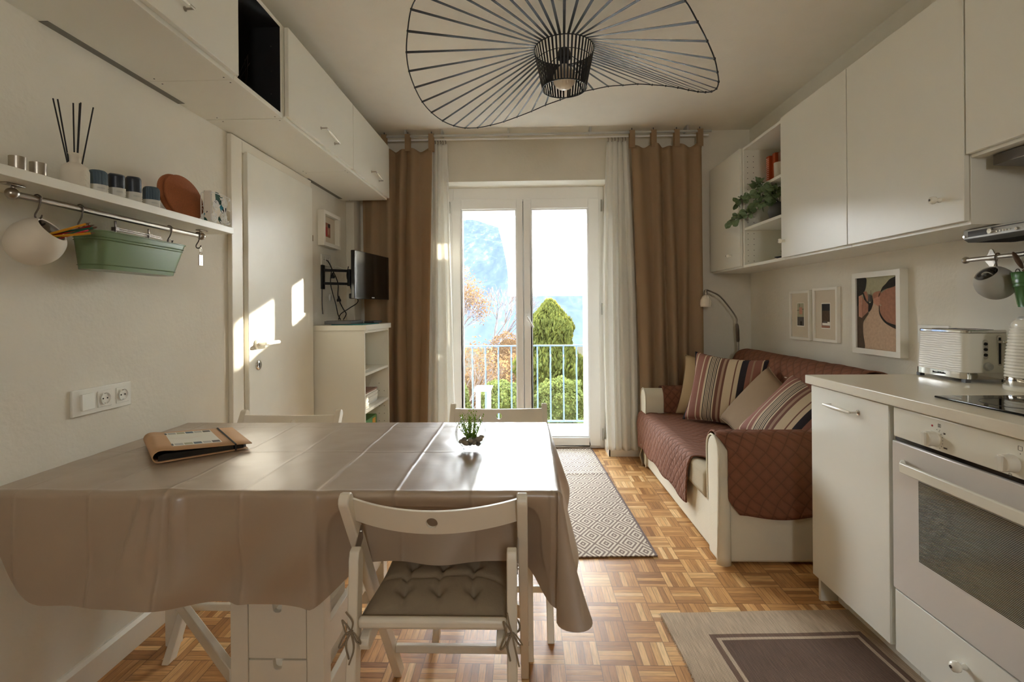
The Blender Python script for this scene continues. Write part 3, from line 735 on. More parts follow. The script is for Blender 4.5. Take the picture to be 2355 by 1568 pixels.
for dx, dy in ((-.028, -.038), (-.02, -.032), (.0, -.004), (.012, .008), (.004, .013), (.018, .044)):
    MB().cyl((-1.325 + dx * .1, 1.437 + dy * .15, SZ + .02), (-1.325 + dx, 1.437 + dy, SZ + .262 + .006 * (dx > 0)), .0019, 8).build('reed', 'black', dfr)
def candle(y, r, h, mat, ribs, top, lb, dip=0):
    t = thing('candle', lb, 'candle', (-1.318, y, SZ), 'candles on the left shelf')
    m = MB(); n = 72 if ribs else 40
    def fn(a, b):
        an = 2 * PI * a; rr = r
        if ribs: rr = r * (1 + .035 * math.cos(an * 24))
        z = b * h; k = max(0, (b - .88) / .12); rr *= 1 - .25 * k * k
        if dip: z -= dip * k * (.5 + .5 * math.cos(an + .7))
        return (-1.318 + rr * math.cos(an), y + rr * math.sin(an), SZ + z)
    V = m.grid(fn, n, 16, close_u=True); m.f([q[-1] for q in V]); m.f([q[0] for q in V][::-1])
    m.build('wax', mat, t, smooth=True)
    m = MB(); m.lathe([(r * 1.05, .004), (r * 1.05, h * .46)], (-1.318, y, SZ), 32); m.build('label_band', 'label', t, smooth=True)
    m = MB(); m.grid(lambda a, b: (-1.318 + (r * 1.07) * math.cos(-.9 + a * .8), y + r * 1.07 * math.sin(-.9 + a * .8), SZ + h * (.30 + .06 * b)), 6, 1); m.build('foil_strip', 'silver', t)
    m = MB(); m.grid(lambda a, b: (-1.318 + (r * 1.075) * math.cos(.15 + a * .75), y + r * 1.075 * math.sin(.15 + a * .75), SZ + h * (.05 + .42 * b)), 6, 1); lt = m.build('paper_tag', 'paper', t)
    m = MB()
    for q in range(4): m.grid(lambda a, b: (-1.318 + (r * 1.085) * math.cos(.3 + a * .45), y + r * 1.085 * math.sin(.3 + a * .45), SZ + h * (.12 + .07 * q + .02 * b)), 4, 1)
    m.build('print', 'ink', lt)
candle(1.507, .0245, .083, 'candle_bl', True, 0, 'ribbed slate-blue candle beside the white diffuser bottle')
candle(1.578, .0222, .098, 'candle_dk', False, 0, 'dark navy pillar candle with slanted top, second of the four candles', dip=.010)
candle(1.648, .0222, .104, 'candle_dk', False, 0, 'dark navy domed pillar candle, third of the four candles', dip=.004)
candle(1.728, .0245, .086, 'candle_bl', True, 0, 'ribbed slate-blue candle in front of the cork trivets')
for k in range(2):
    t = MB(); t.M = Matrix.Translation((-1.322 - .017 * k, 1.905 - .012 * k, SZ + .0885)) @ Matrix.Rotation(R(-14), 4, 'Y') @ Matrix.Rotation(R(-7), 4, 'Z')
    t.lathe([(.001, -.006), (.086, -.006), (.09, -.003), (.09, .003), (.086, .006), (.001, .006)], (0, 0, 0), 48, 'X')
    tag(t.build('cork_trivet', 'cork', smooth=True, autos=50), ('front round cork trivet leaning on the shelf wall' if k == 0 else 'rear round cork trivet, mostly hidden behind the front one'), 'trivet', 'cork trivets on the shelf')
nh = thing('napkin_holder', 'white metal napkin holder with cut-out roses at the shelf end', 'napkin holder', (-1.262, 2.012, SZ))
def rose_panel(x):
    m = MB(); y0, y1, z0, z1 = 1.945, 2.078, SZ + .001, SZ + .122
    m.tube([(x, y0, z0), (x, y0, z1 - .008), (x, y0 + .008, z1), (x, y1 - .008, z1), (x, y1, z1 - .008), (x, y1, z0)], .0016, 6, closed=True)
    def ring(cy, cz, r): m.tube([(x, cy + r * math.cos(2 * PI * k / 14) * (1 + .1 * math.cos(5 * 2 * PI * k / 14)), cz + r * math.sin(2 * PI * k / 14)) for k in range(14)], .0017, 5, closed=True)
    for cy, cz in ((1.978, SZ + .075), (2.034, SZ + .094), (2.030, SZ + .030), (1.968, SZ + .022)):
        for r in (.019, .013, .007, .003): ring(cy, cz, r)
    rg = random.Random(9)
    for k in range(34):
        cy, cz = rg.uniform(y0 + .008, y1 - .008), rg.uniform(z0 + .008, z1 - .008); a = rg.uniform(0, 2 * PI)
        d = Vector((0, math.cos(a), math.sin(a))) * .011; e = Vector((0, -math.sin(a), math.cos(a))) * .0045; c = Vector((x, cy, cz))
        vs = [m.v(c - d), m.v(c + e), m.v(c + d), m.v(c - e)]; m.f(vs)
        m.tube([c - d * 1.5, c + d], .0008, 4)
    return m
rose_panel(-1.243).build('rose_panel', 'outwhite', nh); rose_panel(-1.283).build('rose_panel', 'outwhite', nh)
B(-1.283, -1.243, 1.95, 2.075, SZ, SZ + .002).build('base', 'outwhite', nh)
tag(B(-1.279, -1.247, 1.955, 2.055, SZ + .003, SZ + .130).build('napkin_stack', 'napkin', bevel=.003), 'stack of floral paper napkins in the white holder', 'napkins')

RX, RZ = -1.30, 1.505
ra = thing('utensil_rail', 'brushed steel utensil rail hanging under the left shelf', 'rail', (RX, 1.62, RZ))
MB().cyl((RX, 1.235, RZ), (RX, 1.975, RZ), .0085, 20).build('tube', 'steel', ra, smooth=True)
for y in (1.232, 1.972):
    MB().sphere((RX, y, RZ), .015, 18, 12).build('end_knob', 'steel', ra, smooth=True)
    MB().cyl((RX, y + (.004 if y < 1.5 else -.004), RZ), (RX, y + (.004 if y < 1.5 else -.004), 1.525), .006, 12).box(RX - .010, RX + .010, y - .022, y + .026, 1.525, 1.53).build('bracket', 'steel', ra, bevel=.002)
def shook(x, y, z, L, lb, cat='hook', grp='hooks on the left rail', rr=.0095, sw=1):
    pts = [(x, y - .0025, z + .004), (x, y - rr, z + .004), (x, y - rr * .9, z + rr * .9), (x, y, z + rr * 1.3), (x, y + rr, z + rr * .7), (x, y + rr, z - rr * .4), (x, y + .004, z - L * .45), (x, y - .006, z - L * .8), (x, y - .002, z - L), (x, y + .009, z - L * .97), (x, y + .014, z - L * .8)]
    # hook lies in the plane across the rail
    pts = [(x + (p[1] - y), y, p[2]) for p in pts]
    o = MB().tube(cr(pts, 4), .0022, 8).build('s_hook', 'darksteel', smooth=True)
    return tag(o, lb, cat, grp)
shook(RX, 1.297, RZ, .052, 'steel hook holding the white tilted pot'); shook(RX, 1.425, RZ, .056, 'steel hook at the near end of the green planter')
shook(RX, 1.79, RZ, .052, 'steel hook at the far end of the green planter'); shook(RX, 1.948, RZ, .05, 'steel hook with a hanging key tag')
# white tilted pot with opening
def tilted_pot(name, c, r, rz, tilt, mat, label, cat, group=None):
    t = thing(name, label, cat, c, group, rot=(0, 0, rz))
    m = MB(); m.M = Matrix.Rotation(tilt, 4, 'Y')
    prof = [(.001, -r * .98), (r * .45, -r * .93), (r * .8, -r * .62), (r * .98, -r * .15), (r * .96, r * .25), (r * .82, r * .62), (r * .60, r * .86)]
    prof = [(max(.001, p.x), p.y) for p in cr([Vector((a, b, 0)) for a, b in prof], 5)]
    inner = [(p[0] * .93, p[1] * .93 + r * .02) for p in prof[::-1]]
    m.lathe(prof + inner, (0, 0, 0), 40)
    po = m.build('pot_body', mat, t, smooth=True, autos=70); po['label'] = 'stoneware pot body'
    e = MB(); e.M = Matrix.Rotation(tilt, 4, 'Y') @ Matrix.Translation((-r * .52, 0, r * .72)); e.cyl((-.006, 0, 0), (.008, 0, 0), .006, 14)
    e.build('rivet', 'darksteel', t, smooth=True)
    return t
tilted_pot('hanging_pot', (RX - .012, 1.303, 1.392), .062, R(12), R(50), 'potw', 'white tilted stoneware pot of pencils hanging from the left rail', 'pot')
rg = random.Random(2)
pc = [('red', 0), ('pink', 1), ('dgreen', 2), ('red', 3), ('yellow', 4), ('yellow', 5), ('red', 6), ('dgreen', 7)]
for i, (mt, k) in enumerate(pc):
    base = Vector((RX - .022 + .006 * (k % 3), 1.290 + .004 * (k % 4), 1.378 + .0045 * k)); tip = Vector((RX + .058 + .007 * (k % 3), 1.372 + .007 * (k % 4), 1.430 + .0062 * (k % 5) - .004 * (mt == 'yellow')))
    t = thing('pencil', {'red': 'red pencil lying in the white hanging pot', 'pink': 'pink pencil lying in the white hanging pot', 'dgreen': 'dark green pencil lying in the white hanging pot', 'yellow': 'yellow pencil lying lowest in the white hanging pot'}[mt], 'pencil', tuple(base), 'coloured pencils in the hanging pot')
    MB().cyl(base, tip, .0036, 6).build('barrel', mt, t)
    MB().cyl(tip, tip + (tip - base).normalized() * .011, .0034, 6, .0006).build('sharpened_tip', 'wood', t)
# green planter
gp = thing('metal_planter', 'green enamelled oblong metal box hanging from the left rail', 'planter', (-1.305, 1.64, 1.332))
def planter(gp):
    m = MB(); y0, y1 = 1.445, 1.835; x0, x1 = -1.36, -1.258
    def ring(z, e, n=8, grow=0):
        k = (z - 1.332) / .114; a, b = y0 + .005 * (1 - k) - grow, y1 - .045 * (1 - k) + grow; c, d = x0 + .012 * (1 - k) - grow, x1 - .012 * (1 - k) + grow; r = .032
        pts = []
        for (cx, cy, s) in ((d - r, a + r, -90), (d - r, b - r, 0), (c + r, b - r, 90), (c + r, a + r, 180)):
            for q in range(n + 1):
                an = R(s + 90 * q / n); pts.append((cx + (r - e) * math.cos(an), cy + (r - e) * math.sin(an), z))
        return pts
    zs = [(1.332, 0), (1.336, -.0), (1.3445, .0), (1.3455, .0022), (1.348, .0), (1.419, 0), (1.4205, .0022), (1.423, .0), (1.4265, .0), (1.428, .0022), (1.4305, 0), (1.446, 0)]
    R_ = [[m.v(p) for p in ring(z, 0, grow=g)] for z, g in zs]
    inn = [[m.v(p) for p in ring(z, 0, grow=-.0015)] for z in (1.446, 1.334)]
    allr = R_ + inn
    for A, Bq in zip(allr, allr[1:]):
        n = len(A)
        for k in range(n): m.f([A[k], A[(k + 1) % n], Bq[(k + 1) % n], Bq[k]])
    m.f(R_[0][::-1]); m.f(inn[-1])
    m.build('box_body', 'greenbox', gp, smooth=True, autos=35)
    rim = MB(); rim.tube(ring(1.4465, 0, grow=.001), .0024, 6, closed=True); ro = rim.build('rolled_rim', 'greenbox', gp, smooth=True)
    for y in (y0 - .003, y1 - .045):
        MB().tube([(RX + .004, y + .012 * math.cos(2 * PI * k / 12), 1.452 + .014 * math.sin(2 * PI * k / 12)) for k in range(12)], .0016, 6, closed=True).build('ring_handle', 'darksteel', gp, smooth=True)
planter(gp)
ut = thing('folding_stand', 'dark metal folding stand sticking up out of the green planter', 'stand', (-1.33, 1.66, 1.40))
for y, z in ((1.60, 1.500), (1.745, 1.497)): MB().bar((-1.34, y + .006, 1.38), (-1.335, y - .008, z), .007, .003).box(-1.345, -1.33, y - .012, y + .004, 1.468, 1.480).build('upright', 'darksteel', ut)
MB().bar((-1.335, 1.585, 1.472), (-1.335, 1.80, 1.470), .004, .0035).bar((-1.331, 1.60, 1.477), (-1.331, 1.79, 1.475), .003, .003).build('crossbar', 'darksteel', ut)
kt = thing('key_tag', 'small engraved metal key tag hanging from the last left hook', 'key tag', (RX, 1.948, 1.39))
MB().tube([(RX + .012, 1.948 + .006 * math.cos(2 * PI * k / 12), 1.447 + .010 * math.sin(2 * PI * k / 12)) for k in range(12)], .0012, 6, closed=True).build('link', 'steel', kt, smooth=True)
MB().tube([(RX + .012 + .006 * math.cos(2 * PI * k / 12), 1.948, 1.433 + .006 * math.sin(2 * PI * k / 12)) for k in range(12)], .001, 6, closed=True).build('split_ring', 'steel', kt, smooth=True)
tg = B(RX + .0105, RX + .0135, 1.936, 1.960, 1.385, 1.428).build('tag_plate', 'steel', kt, bevel=.001)
m = MB()
for dy, dz in ((-.005, .022), (.004, .023)): m.box(RX + .0136, RX + .014, 1.948 + dy, 1.949 + dy, 1.385 + dz, 1.387 + dz)
m.tube([(RX + .0138, 1.948 + .004 * math.cos(2 * PI * k / 10), 1.395 + .006 * math.sin(2 * PI * k / 10)) for k in range(10)], .0004, 4, closed=True); m.build('engraving', 'ink', tg)
# switch plate
def socket_face(y, z, x, parent, s=.02):
    m = MB(); m.lathe([(.001, .0005), (s * .86, .0005), (s * .95, .004), (s, .004)], (x, y, z), 28, 'X'); so = m.build('socket_well', 'socket', parent, smooth=True)
    m = MB(); m.cyl((x + .0008, y - s * .42, z), (x + .0016, y - s * .42, z), s * .13, 10).cyl((x + .0008, y + s * .42, z), (x + .0016, y + s * .42, z), s * .13, 10)
    m.build('contact_hole', 'hole', so)
    MB().box(x, x + .003, y - s * .12, y + s * .12, z + s * .75, z + s * .92).box(x, x + .003, y - s * .12, y + s * .12, z - s * .92, z - s * .75).build('earth_clip', 'steel', so)
    return so
sw = thing('switch_plate', 'white triple wall plate with one rocker and two sockets above the table', 'switch', (XL, 1.635, .915))
m = B(XL, XL + .009, 1.520, 1.752, .873, .957); m.build('plate', 'socket', sw, bevel=.002)
m = MB(); m.prism([(1.548, XL + .016), (1.600, XL + .0105), (1.600, XL + .009), (1.548, XL + .009)], 'Z', .889, .941)
for vtx in m.bm.verts: vtx.co = Vector((vtx.co.y, vtx.co.x, vtx.co.z))
m.build('rocker', 'socket', sw, bevel=.001)
for y in (1.638, 1.712):
    B(XL + .009, XL + .0115, y - .027, y + .027, .888, .942).build('socket_insert', 'socket', sw, bevel=.001)
    socket_face(y, .915, XL + .0116, sw)
s2 = thing('wall_socket', 'white double wall socket above the television bracket', 'socket', (XL, 3.52, 1.56))
B(XL, XL + .010, 3.435, 3.60, 1.522, 1.602).build('plate', 'socket', s2, bevel=.002)
socket_face(3.475, 1.562, XL + .0102, s2); socket_face(3.548, 1.562, XL + .0102, s2)
tag(MB().lathe([(.001, .006), (.024, .006), (.026, .003), (.026, 0)], (XL, 3.60, 1.30), 24, 'X').build('cable_cover', 'socket', smooth=True), 'round white cable cover on the wall behind the cables', 'cover')
# box frame
pf = thing('picture_frame', 'deep white box frame with a small red print beside the door', 'picture', (XL, 3.56, 1.79))
m = MB(); y0, y1, z0, z1, b, d = 3.395, 3.70, 1.655, 1.90, .025, .045
m.box(XL, XL + d, y0, y1, z1 - b, z1).box(XL, XL + d, y0, y1, z0, z0 + b).box(XL, XL + d, y0, y0 + b, z0 + b, z1 - b).box(XL, XL + d, y1 - b, y1, z0 + b, z1 - b); m.build('frame', 'frame', pf, bevel=.001)
B(XL, XL + .01, y0 + b, y1 - b, z0 + b, z1 - b).build('backing', 'mat', pf)
m = MB(); m.box(XL + .0101, XL + .0106, 3.50, 3.59, 1.73, 1.83); m.mi = 1; m.box(XL + .0107, XL + .011, 3.505, 3.535, 1.735, 1.80); m.mi = 2; m.box(XL + .0107, XL + .011, 3.55, 3.585, 1.80, 1.826); m.mi = 3; m.box(XL + .0107, XL + .011, 3.54, 3.57, 1.75, 1.79)
m.build('print', ['ptgrust', 'red', 'inkdk', 'ptgpink'], pf)

# ------------------------------------------------------------------ sideboard
YA, YC, XS = 3.262, 3.85, -1.065
sbd = thing('bookcase', 'white open bookcase with adjustable shelves under the television', 'bookcase', (XL, 3.55, 0))
c = MB(); c.box(XL, XS, YA, YA + .018, 0, 1.07).box(XL, XS, YC - .018, YC, 0, 1.07).box(XL, XL + .006, YA + .018, YC - .018, 0, 1.07).box(XL + .006, XS, YA + .018, YC - .018, 1.052, 1.07).box(XL + .006, XS - .01, YA + .018, YC - .018, .0, .06)
c.build('carcass', 'lam', sbd, bevel=.001)
B(XL, XS + .014, YA - .01, YC + .012, 1.07, 1.106).build('top_board', 'lam', sbd, bevel=.002)
for z in (.785, .535, .285): B(XL + .007, XS - .003, YA + .019, YC - .019, z - .018, z).build('shelf', 'lam', sbd, bevel=.001)
m = MB()
for i in range(16):
    for x in (XS - .035, XS - .075): m.cyl((x, YC - .0185, .12 + i * .058), (x, YC - .018, .12 + i * .058), .0028, 8)
m.build('peg_holes', 'hole', sbd)
# books and papers
tag(B(-1.38, -1.12, 3.32, 3.53, .786, .790).build('paper_sheet', 'paper'), 'single printed sheet on the upper bookcase shelf', 'paper')
rg = random.Random(5)
for i in range(8):
    w = rg.uniform(-.004, .004)
    o = B(-1.33 + w, -1.12 + w, 3.46 + w, 3.72 + w, .536 + i * .012, .547 + i * .012).build('magazine', 'paper' if i < 7 else 'brownbook', bevel=.001)
    tag(o, 'magazine with dark cover on top of the taller bookcase stack' if i == 7 else 'white-edged magazine in the taller stack on the bookcase shelf', 'magazine', None if i == 7 else 'magazines in the tall bookcase stack')
for i in range(6):
    w = rg.uniform(-.003, .003)
    o = B(-1.36, -1.085 + w, 3.29, 3.40 + w, .536 + i * .012, .547 + i * .012).build('magazine', 'paper', bevel=.001)
    tag(o, 'white-edged magazine in the lower stack at the front of the bookcase', 'magazine', 'magazines in the low bookcase stack')
gb = thing('game_box', 'green box with yellow print on the lowest visible bookcase shelf', 'box', (-1.2, 3.42, .286))
B(-1.35, -1.09, 3.30, 3.60, .286, .455).build('box_body', 'pgreen', gb, bevel=.002)
m = B(-1.30, -1.22, 3.36, 3.44, .4551, .4556).box(-1.20, -1.15, 3.45, 3.55, .4551, .4556); m.mi = 0; m.box(-1.0899, -1.0894, 3.50, 3.57, .38, .44); m.build('print', 'yellow', gb)
# set-top box and papers on top
TZ = 1.106
tag(B(-1.30, -1.085, 3.30, 3.66, TZ, TZ + .006).build('teal_folder', 'teal', bevel=.001), 'thin teal folder under the black player', 'folder')
st = thing('media_player', 'flat black media player on the bookcase', 'media player', (-1.22, 3.4, TZ + .007))
m = MB(); m.prism([(-1.34, 3.285), (-1.185, 3.285), (-1.165, 3.30), (-1.165, 3.55), (-1.34, 3.55)], 'Z', TZ + .0065, TZ + .028); m.build('case', 'grey', st, bevel=.002)
B(-1.33, -1.175, 3.295, 3.54, TZ + .028, TZ + .030).build('top_panel', 'blackgloss', st)
tag(B(-1.15, -1.08, 3.52, 3.72, TZ + .007, TZ + .022).build('remote_control', 'black', bevel=.004), 'black remote control beside the media player', 'remote')
# ------------------------------------------------------------------ TV on arm
mt = thing('tv_bracket', 'black swivel wall bracket carrying the television', 'tv bracket', (XL, 3.46, 1.44))
B(XL, XL + .012, 3.435, 3.485, 1.355, 1.525).build('wall_plate', 'black', mt, bevel=.003)
m = MB()
for z in (1.395, 1.488): m.bar((XL + .01, 3.46, z), (-1.27, 3.56, z), .018, .018)
m.cyl((-1.268, 3.56, 1.38), (-1.268, 3.56, 1.50), .014, 14); m.bar((-1.268, 3.56, 1.455), (-1.17, 3.60, 1.455), .018, .016); m.build('folding_arm', 'black', mt, bevel=.002)
tv = thing('television', 'small black flat television turned towards the sofa', 'television', (0, 0, 0), rot=(0, 0, 0))
ta, tb_ = Vector((-1.155, 3.345, 1.284)), Vector((-1.066, 3.868, 1.284)); td = (tb_ - ta); tl = td.length; td.normalize()
tv.location = ta; tv.rotation_euler = (0, 0, math.atan2(td.y, td.x))      # local x along the screen, -y is the screen side
m = MB(); m.box(0, tl, 0, .028, 0, .33); m.build('bezel', 'blackgloss', tv, bevel=.004)
B(.014, tl - .014, -.0008, .0, .024, .316).build('screen', 'tvscreen', tv)
m = MB(); m.box(.06, tl - .06, .028, .055, .05, .29); m.box(.0, .03, .02, .045, .0, .035); m.build('rear_housing', 'black', tv, bevel=.006)
B(tl / 2 - .02, tl / 2 + .02, -.001, -.0004, .008, .015).build('maker_badge', 'silver', tv)
m = MB(); m.box(.2, .34, .055, .066, .1, .24); m.build('mount_plate', 'black', mt if False else tv)
def cable(name, pts, r, mat, label, cat='cable', group=None):
    return tag(MB().tube(cr(pts, 8), r, 8).build(name, mat, smooth=True), label, cat, group)
cable('power_cable', [(-1.40, 3.475, 1.56), (-1.385, 3.48, 1.545), (-1.37, 3.50, 1.50), (-1.345, 3.545, 1.40), (-1.35, 3.56, 1.30), (-1.33, 3.60, 1.22), (-1.30, 3.58, 1.18), (-1.29, 3.50, TZ + .035)], .0035, 'black', 'black power cable hanging from the wall socket to the player')
cable('power_cable', [(-1.36, 3.47, 1.50), (-1.365, 3.46, 1.40), (-1.36, 3.49, 1.32), (-1.35, 3.52, 1.24), (-1.33, 3.50, 1.18), (-1.30, 3.47, TZ + .035)], .0035, 'black', 'black power cable looping down beside the bracket arm')
cable('power_cable', [(-1.27, 3.55, 1.52), (-1.28, 3.55, 1.44), (-1.25, 3.58, 1.34), (-1.22, 3.60, 1.27), (-1.27, 3.56, 1.22), (-1.32, 3.53, 1.18), (-1.325, 3.50, TZ + .035)], .0035, 'black', 'black cable hanging nearest to the television')
cable('tv_cable', [(-1.19, 3.62, 1.46), (-1.24, 3.62, 1.45), (-1.27, 3.60, 1.40), (-1.25, 3.60, 1.34), (-1.19, 3.60, 1.325), (-1.155, 3.60, 1.34)], .008, 'black', 'thick black cable loop behind the television')
cable('antenna_cable', [(XL + .002, 3.70, 1.53), (-1.38, 3.68, 1.525), (-1.30, 3.66, 1.49), (-1.22, 3.62, 1.47), (-1.15, 3.55, 1.455)], .003, 'cable_w', 'white aerial cable running from the wall to the television')
cable('short_cable', [(XL + .004, 3.45, 1.36), (XL + .004, 3.45, 1.25), (XL + .006, 3.455, 1.18)], .0025, 'black', 'thin black cable end hanging straight down the wall')
for p, lb in (((-1.365, 3.50, 1.445), 'black plug beside the bracket arm'), ((-1.335, 3.535, 1.28), 'black plug hanging lowest on the cables')):
    m = MB(); m.tube([Vector(p) + Vector((0, 0, .028)), Vector(p) + Vector((0, 0, .012)), Vector(p), Vector(p) - Vector((0, 0, .012))], [.004, .008, .016, .014], 12); tag(m.build('plug', 'black', smooth=True), lb, 'plug')

# ------------------------------------------------------------------ curtains
rail = thing('curtain_rail', 'double white curtain rail under the ceiling', 'curtain rail', (0, 3.98, 2.58))
B(-1.34, 1.47, 3.965, 3.985, 2.585, 2.600).build('rail_track', 'silver', rail, bevel=.002)
B(-1.34, 1.47, 4.03, 4.045, 2.575, 2.588).build('rail_track', 'pvc', rail, bevel=.002)
for x in (-.95, -.66, -.13, .52, 1.28): B(x - .006, x + .006, 3.96, 4.05, 2.60, ZC).build('ceiling_bracket', 'silver', rail)
def curtain(name, xs_top, xs_bot, y, zt, zb, nf, amp, mat, label, seed, tabs=0, hooks=0, mid=None, sag=0.0):
    t = thing(name, label, 'curtain', ((xs_top[0] + xs_top[1]) / 2, y, zb))
    rg = random.Random(seed); ph = [rg.uniform(0, 6.28) for _ in range(6)]
    nu = nf * 16
    def fn(a, b):
        k = b                      # 0 top, 1 bottom
        x0 = xs_top[0] + (xs_bot[0] - xs_top[0]) * k; x1 = xs_top[1] + (xs_bot[1] - xs_top[1]) * k
        if mid:
            q = 4 * k * (1 - k); x0 += mid[0] * q; x1 += mid[1] * q
        w = a + .02 * math.sin(a * 9 + ph[0]) + .015 * math.sin(k * 5 + a * 14 + ph[1])
        an = w * nf * 2 * PI + .5 * math.sin(3 * a + ph[2]) + .35 * math.sin(k * 3 + ph[4] + a * 5)
        A = amp * (.75 + .25 * math.sin(a * 7 + ph[3])) * (.7 + .45 * k)
        yy = y + A * math.sin(an) + .25 * A * math.sin(an * 2 + ph[5])
        xx = x0 + (x1 - x0) * a + A * .35 * math.cos(an)
        z = zt + (zb - zt) * k - (1 - k) ** 8 * sag * (.5 - .5 * math.cos(a * 2 * PI * tabs)) if tabs else zt + (zb - zt) * k
        return (xx, yy, z)
    m = MB(); m.grid(fn, nu, 70); m.build('panel', mat, t, smooth=True, solid=.0012, autos=180)
    if tabs:
        for i in range(tabs + 1):
            a = min(.985, max(.015, i / tabs)); p = fn(a, 0)
            x = p[0]; q = MB()
            q.box(x - .021, x + .021, 3.956, 3.9585, p[2] - .03, 2.604).box(x - .021, x + .021, 3.9925, 3.995, p[2] - .03, 2.604).box(x - .021, x + .021, 3.956, 3.995, 2.603, 2.606)
            q.build('hanging_tab', mat, t)
            MB().cyl((x, 3.975, 2.606), (x, 3.975, 2.626), .004, 8).build('tab_button', 'darksteel', t)
    for i in range(hooks):
        a = (i + .5) / hooks; p = fn(a, 0)
        MB().tube([(p[0], 4.037, 2.575), (p[0], 4.030, 2.568), (p[0] + .003, 4.037, 2.56), (p[0], 4.037, p[2] - .004)], .0022, 6).build('runner_hook', 'darksteel', t)
    return t
curtain('tan_curtain', (-1.31, -.735), (-1.30, -.80), 3.975, 2.50, .03, 5, .034, 'linen', 'tan linen curtain on the left, partly behind the television', 3, tabs=3, mid=(0, 0), sag=.03)
curtain('voile_curtain', (-.755, -.63), (-.81, -.585), 4.04, 2.545, .045, 3, .018, 'sheer', 'white voile curtain on the left of the balcony door', 5, hooks=6)
curtain('voile_curtain', (.655, .825), (.635, .885), 4.04, 2.545, .065, 4, .020, 'sheer', 'white voile curtain on the right of the balcony door', 11, hooks=6, mid=(-.03, .02))
curtain('tan_curtain', (.84, 1.385), (.90, 1.385), 3.975, 2.50, .02, 5, .034, 'linen', 'tan linen curtain on the right behind the sofa arm', 8, tabs=3, mid=(.01, 0), sag=.03)
# ------------------------------------------------------------------ table
TX0, TX1, TY0, TY1, TT = -1.415, 0.072, 1.275, 2.045, .735
tbl = thing('gateleg_table', 'long white gateleg table with small drawers under a beige cloth', 'table', (-.67, 1.66, 0))
B(-.82, -.56, TY0 + .005, TY1 - .005, TT - .022, TT).build('tabletop', 'wpaint', tbl, bevel=.003)
B(-1.412, -.823, TY0 + .005, TY1 - .005, TT - .022, TT).build('leaf', 'wpaint', tbl, bevel=.003)
B(-.557, TX1 - .004, TY0 + .005, TY1 - .005, TT - .022, TT).build('leaf', 'wpaint', tbl, bevel=.003)
bx0, bx1, by0, by1 = -.820, -.560, 1.352, 1.97
for x in (bx0, bx1 - .048):
    for y in (by0, by1 - .048): B(x, x + .048, y, y + .048, 0, TT - .022).build('corner_post', 'wpaint', tbl, bevel=.002)
m = MB()
for y in (by0 + .004, by1 - .024): m.box(bx0 + .048, bx1 - .048, y, y + .02, TT - .085, TT - .024).box(bx0 + .048, bx1 - .048, y, y + .02, .05, .10)
for x in (bx0 + .008, bx1 - .026):
    for z in (.05, .225, .40, .575): m.box(x, x + .018, by0 + .048, by1 - .048, z, z + .085)
m.build('side_rails', 'wpaint', tbl, bevel=.002)
dz = [(.395, .50), (.338, .388), (.242, .332), (.105, .236)]
for i, (z0, z1) in enumerate(((.560, .645), (.405, .555), (.248, .400), (.105, .243))):
    for yy in (by0 + .002,):
        hw = .0135; m = MB(); zc = z1; xm = (bx0 + bx1) / 2
        x0, x1 = bx0 + .050, bx1 - .050
        m.prism([(x0, z0), (x1, z0), (x1, z1), (xm + hw, z1), (xm + hw * .8, z1 - .022), (xm + hw * .4, z1 - .026), (xm - hw * .4, z1 - .026), (xm - hw * .8, z1 - .022), (xm - hw, z1), (x0, z1)], 'Y', yy, yy + .016)
        dr = m.build('drawer_front', 'wpaint', tbl, bevel=.001)
        B(x0 + .003, x1 - .003, yy + .02, yy + .30, z0 + .004, z0 + .05).build('drawer_box', 'darkin' if False else 'wpaint', dr)
def gate(x, sgn):
    m = MB(); x0, x1 = (x - .021, x + .021); y0 = 1.70 + (.06 if sgn < 0 else 0)
    m.box(x0, x1, y0, y0 + .036, .0, TT - .024); m.build('leg', 'wpaint', tbl, bevel=.003)
    xb = bx0 - .02 if sgn < 0 else bx1 + .02; yb = 1.40 if sgn < 0 else 1.92
    m = MB(); m.bar((x - sgn * .01, y0 + .016, TT - .06), (xb, yb, TT - .06), .022, .05); m.build('gate_rail', 'wpaint', tbl, bevel=.003)
    m = MB(); m.bar((x - sgn * .01, y0 + .016, .165), (xb, yb, .165), .022, .045); m.build('gate_rail', 'wpaint', tbl, bevel=.003)
gate(-1.285, -1); gate(-.005, 1)

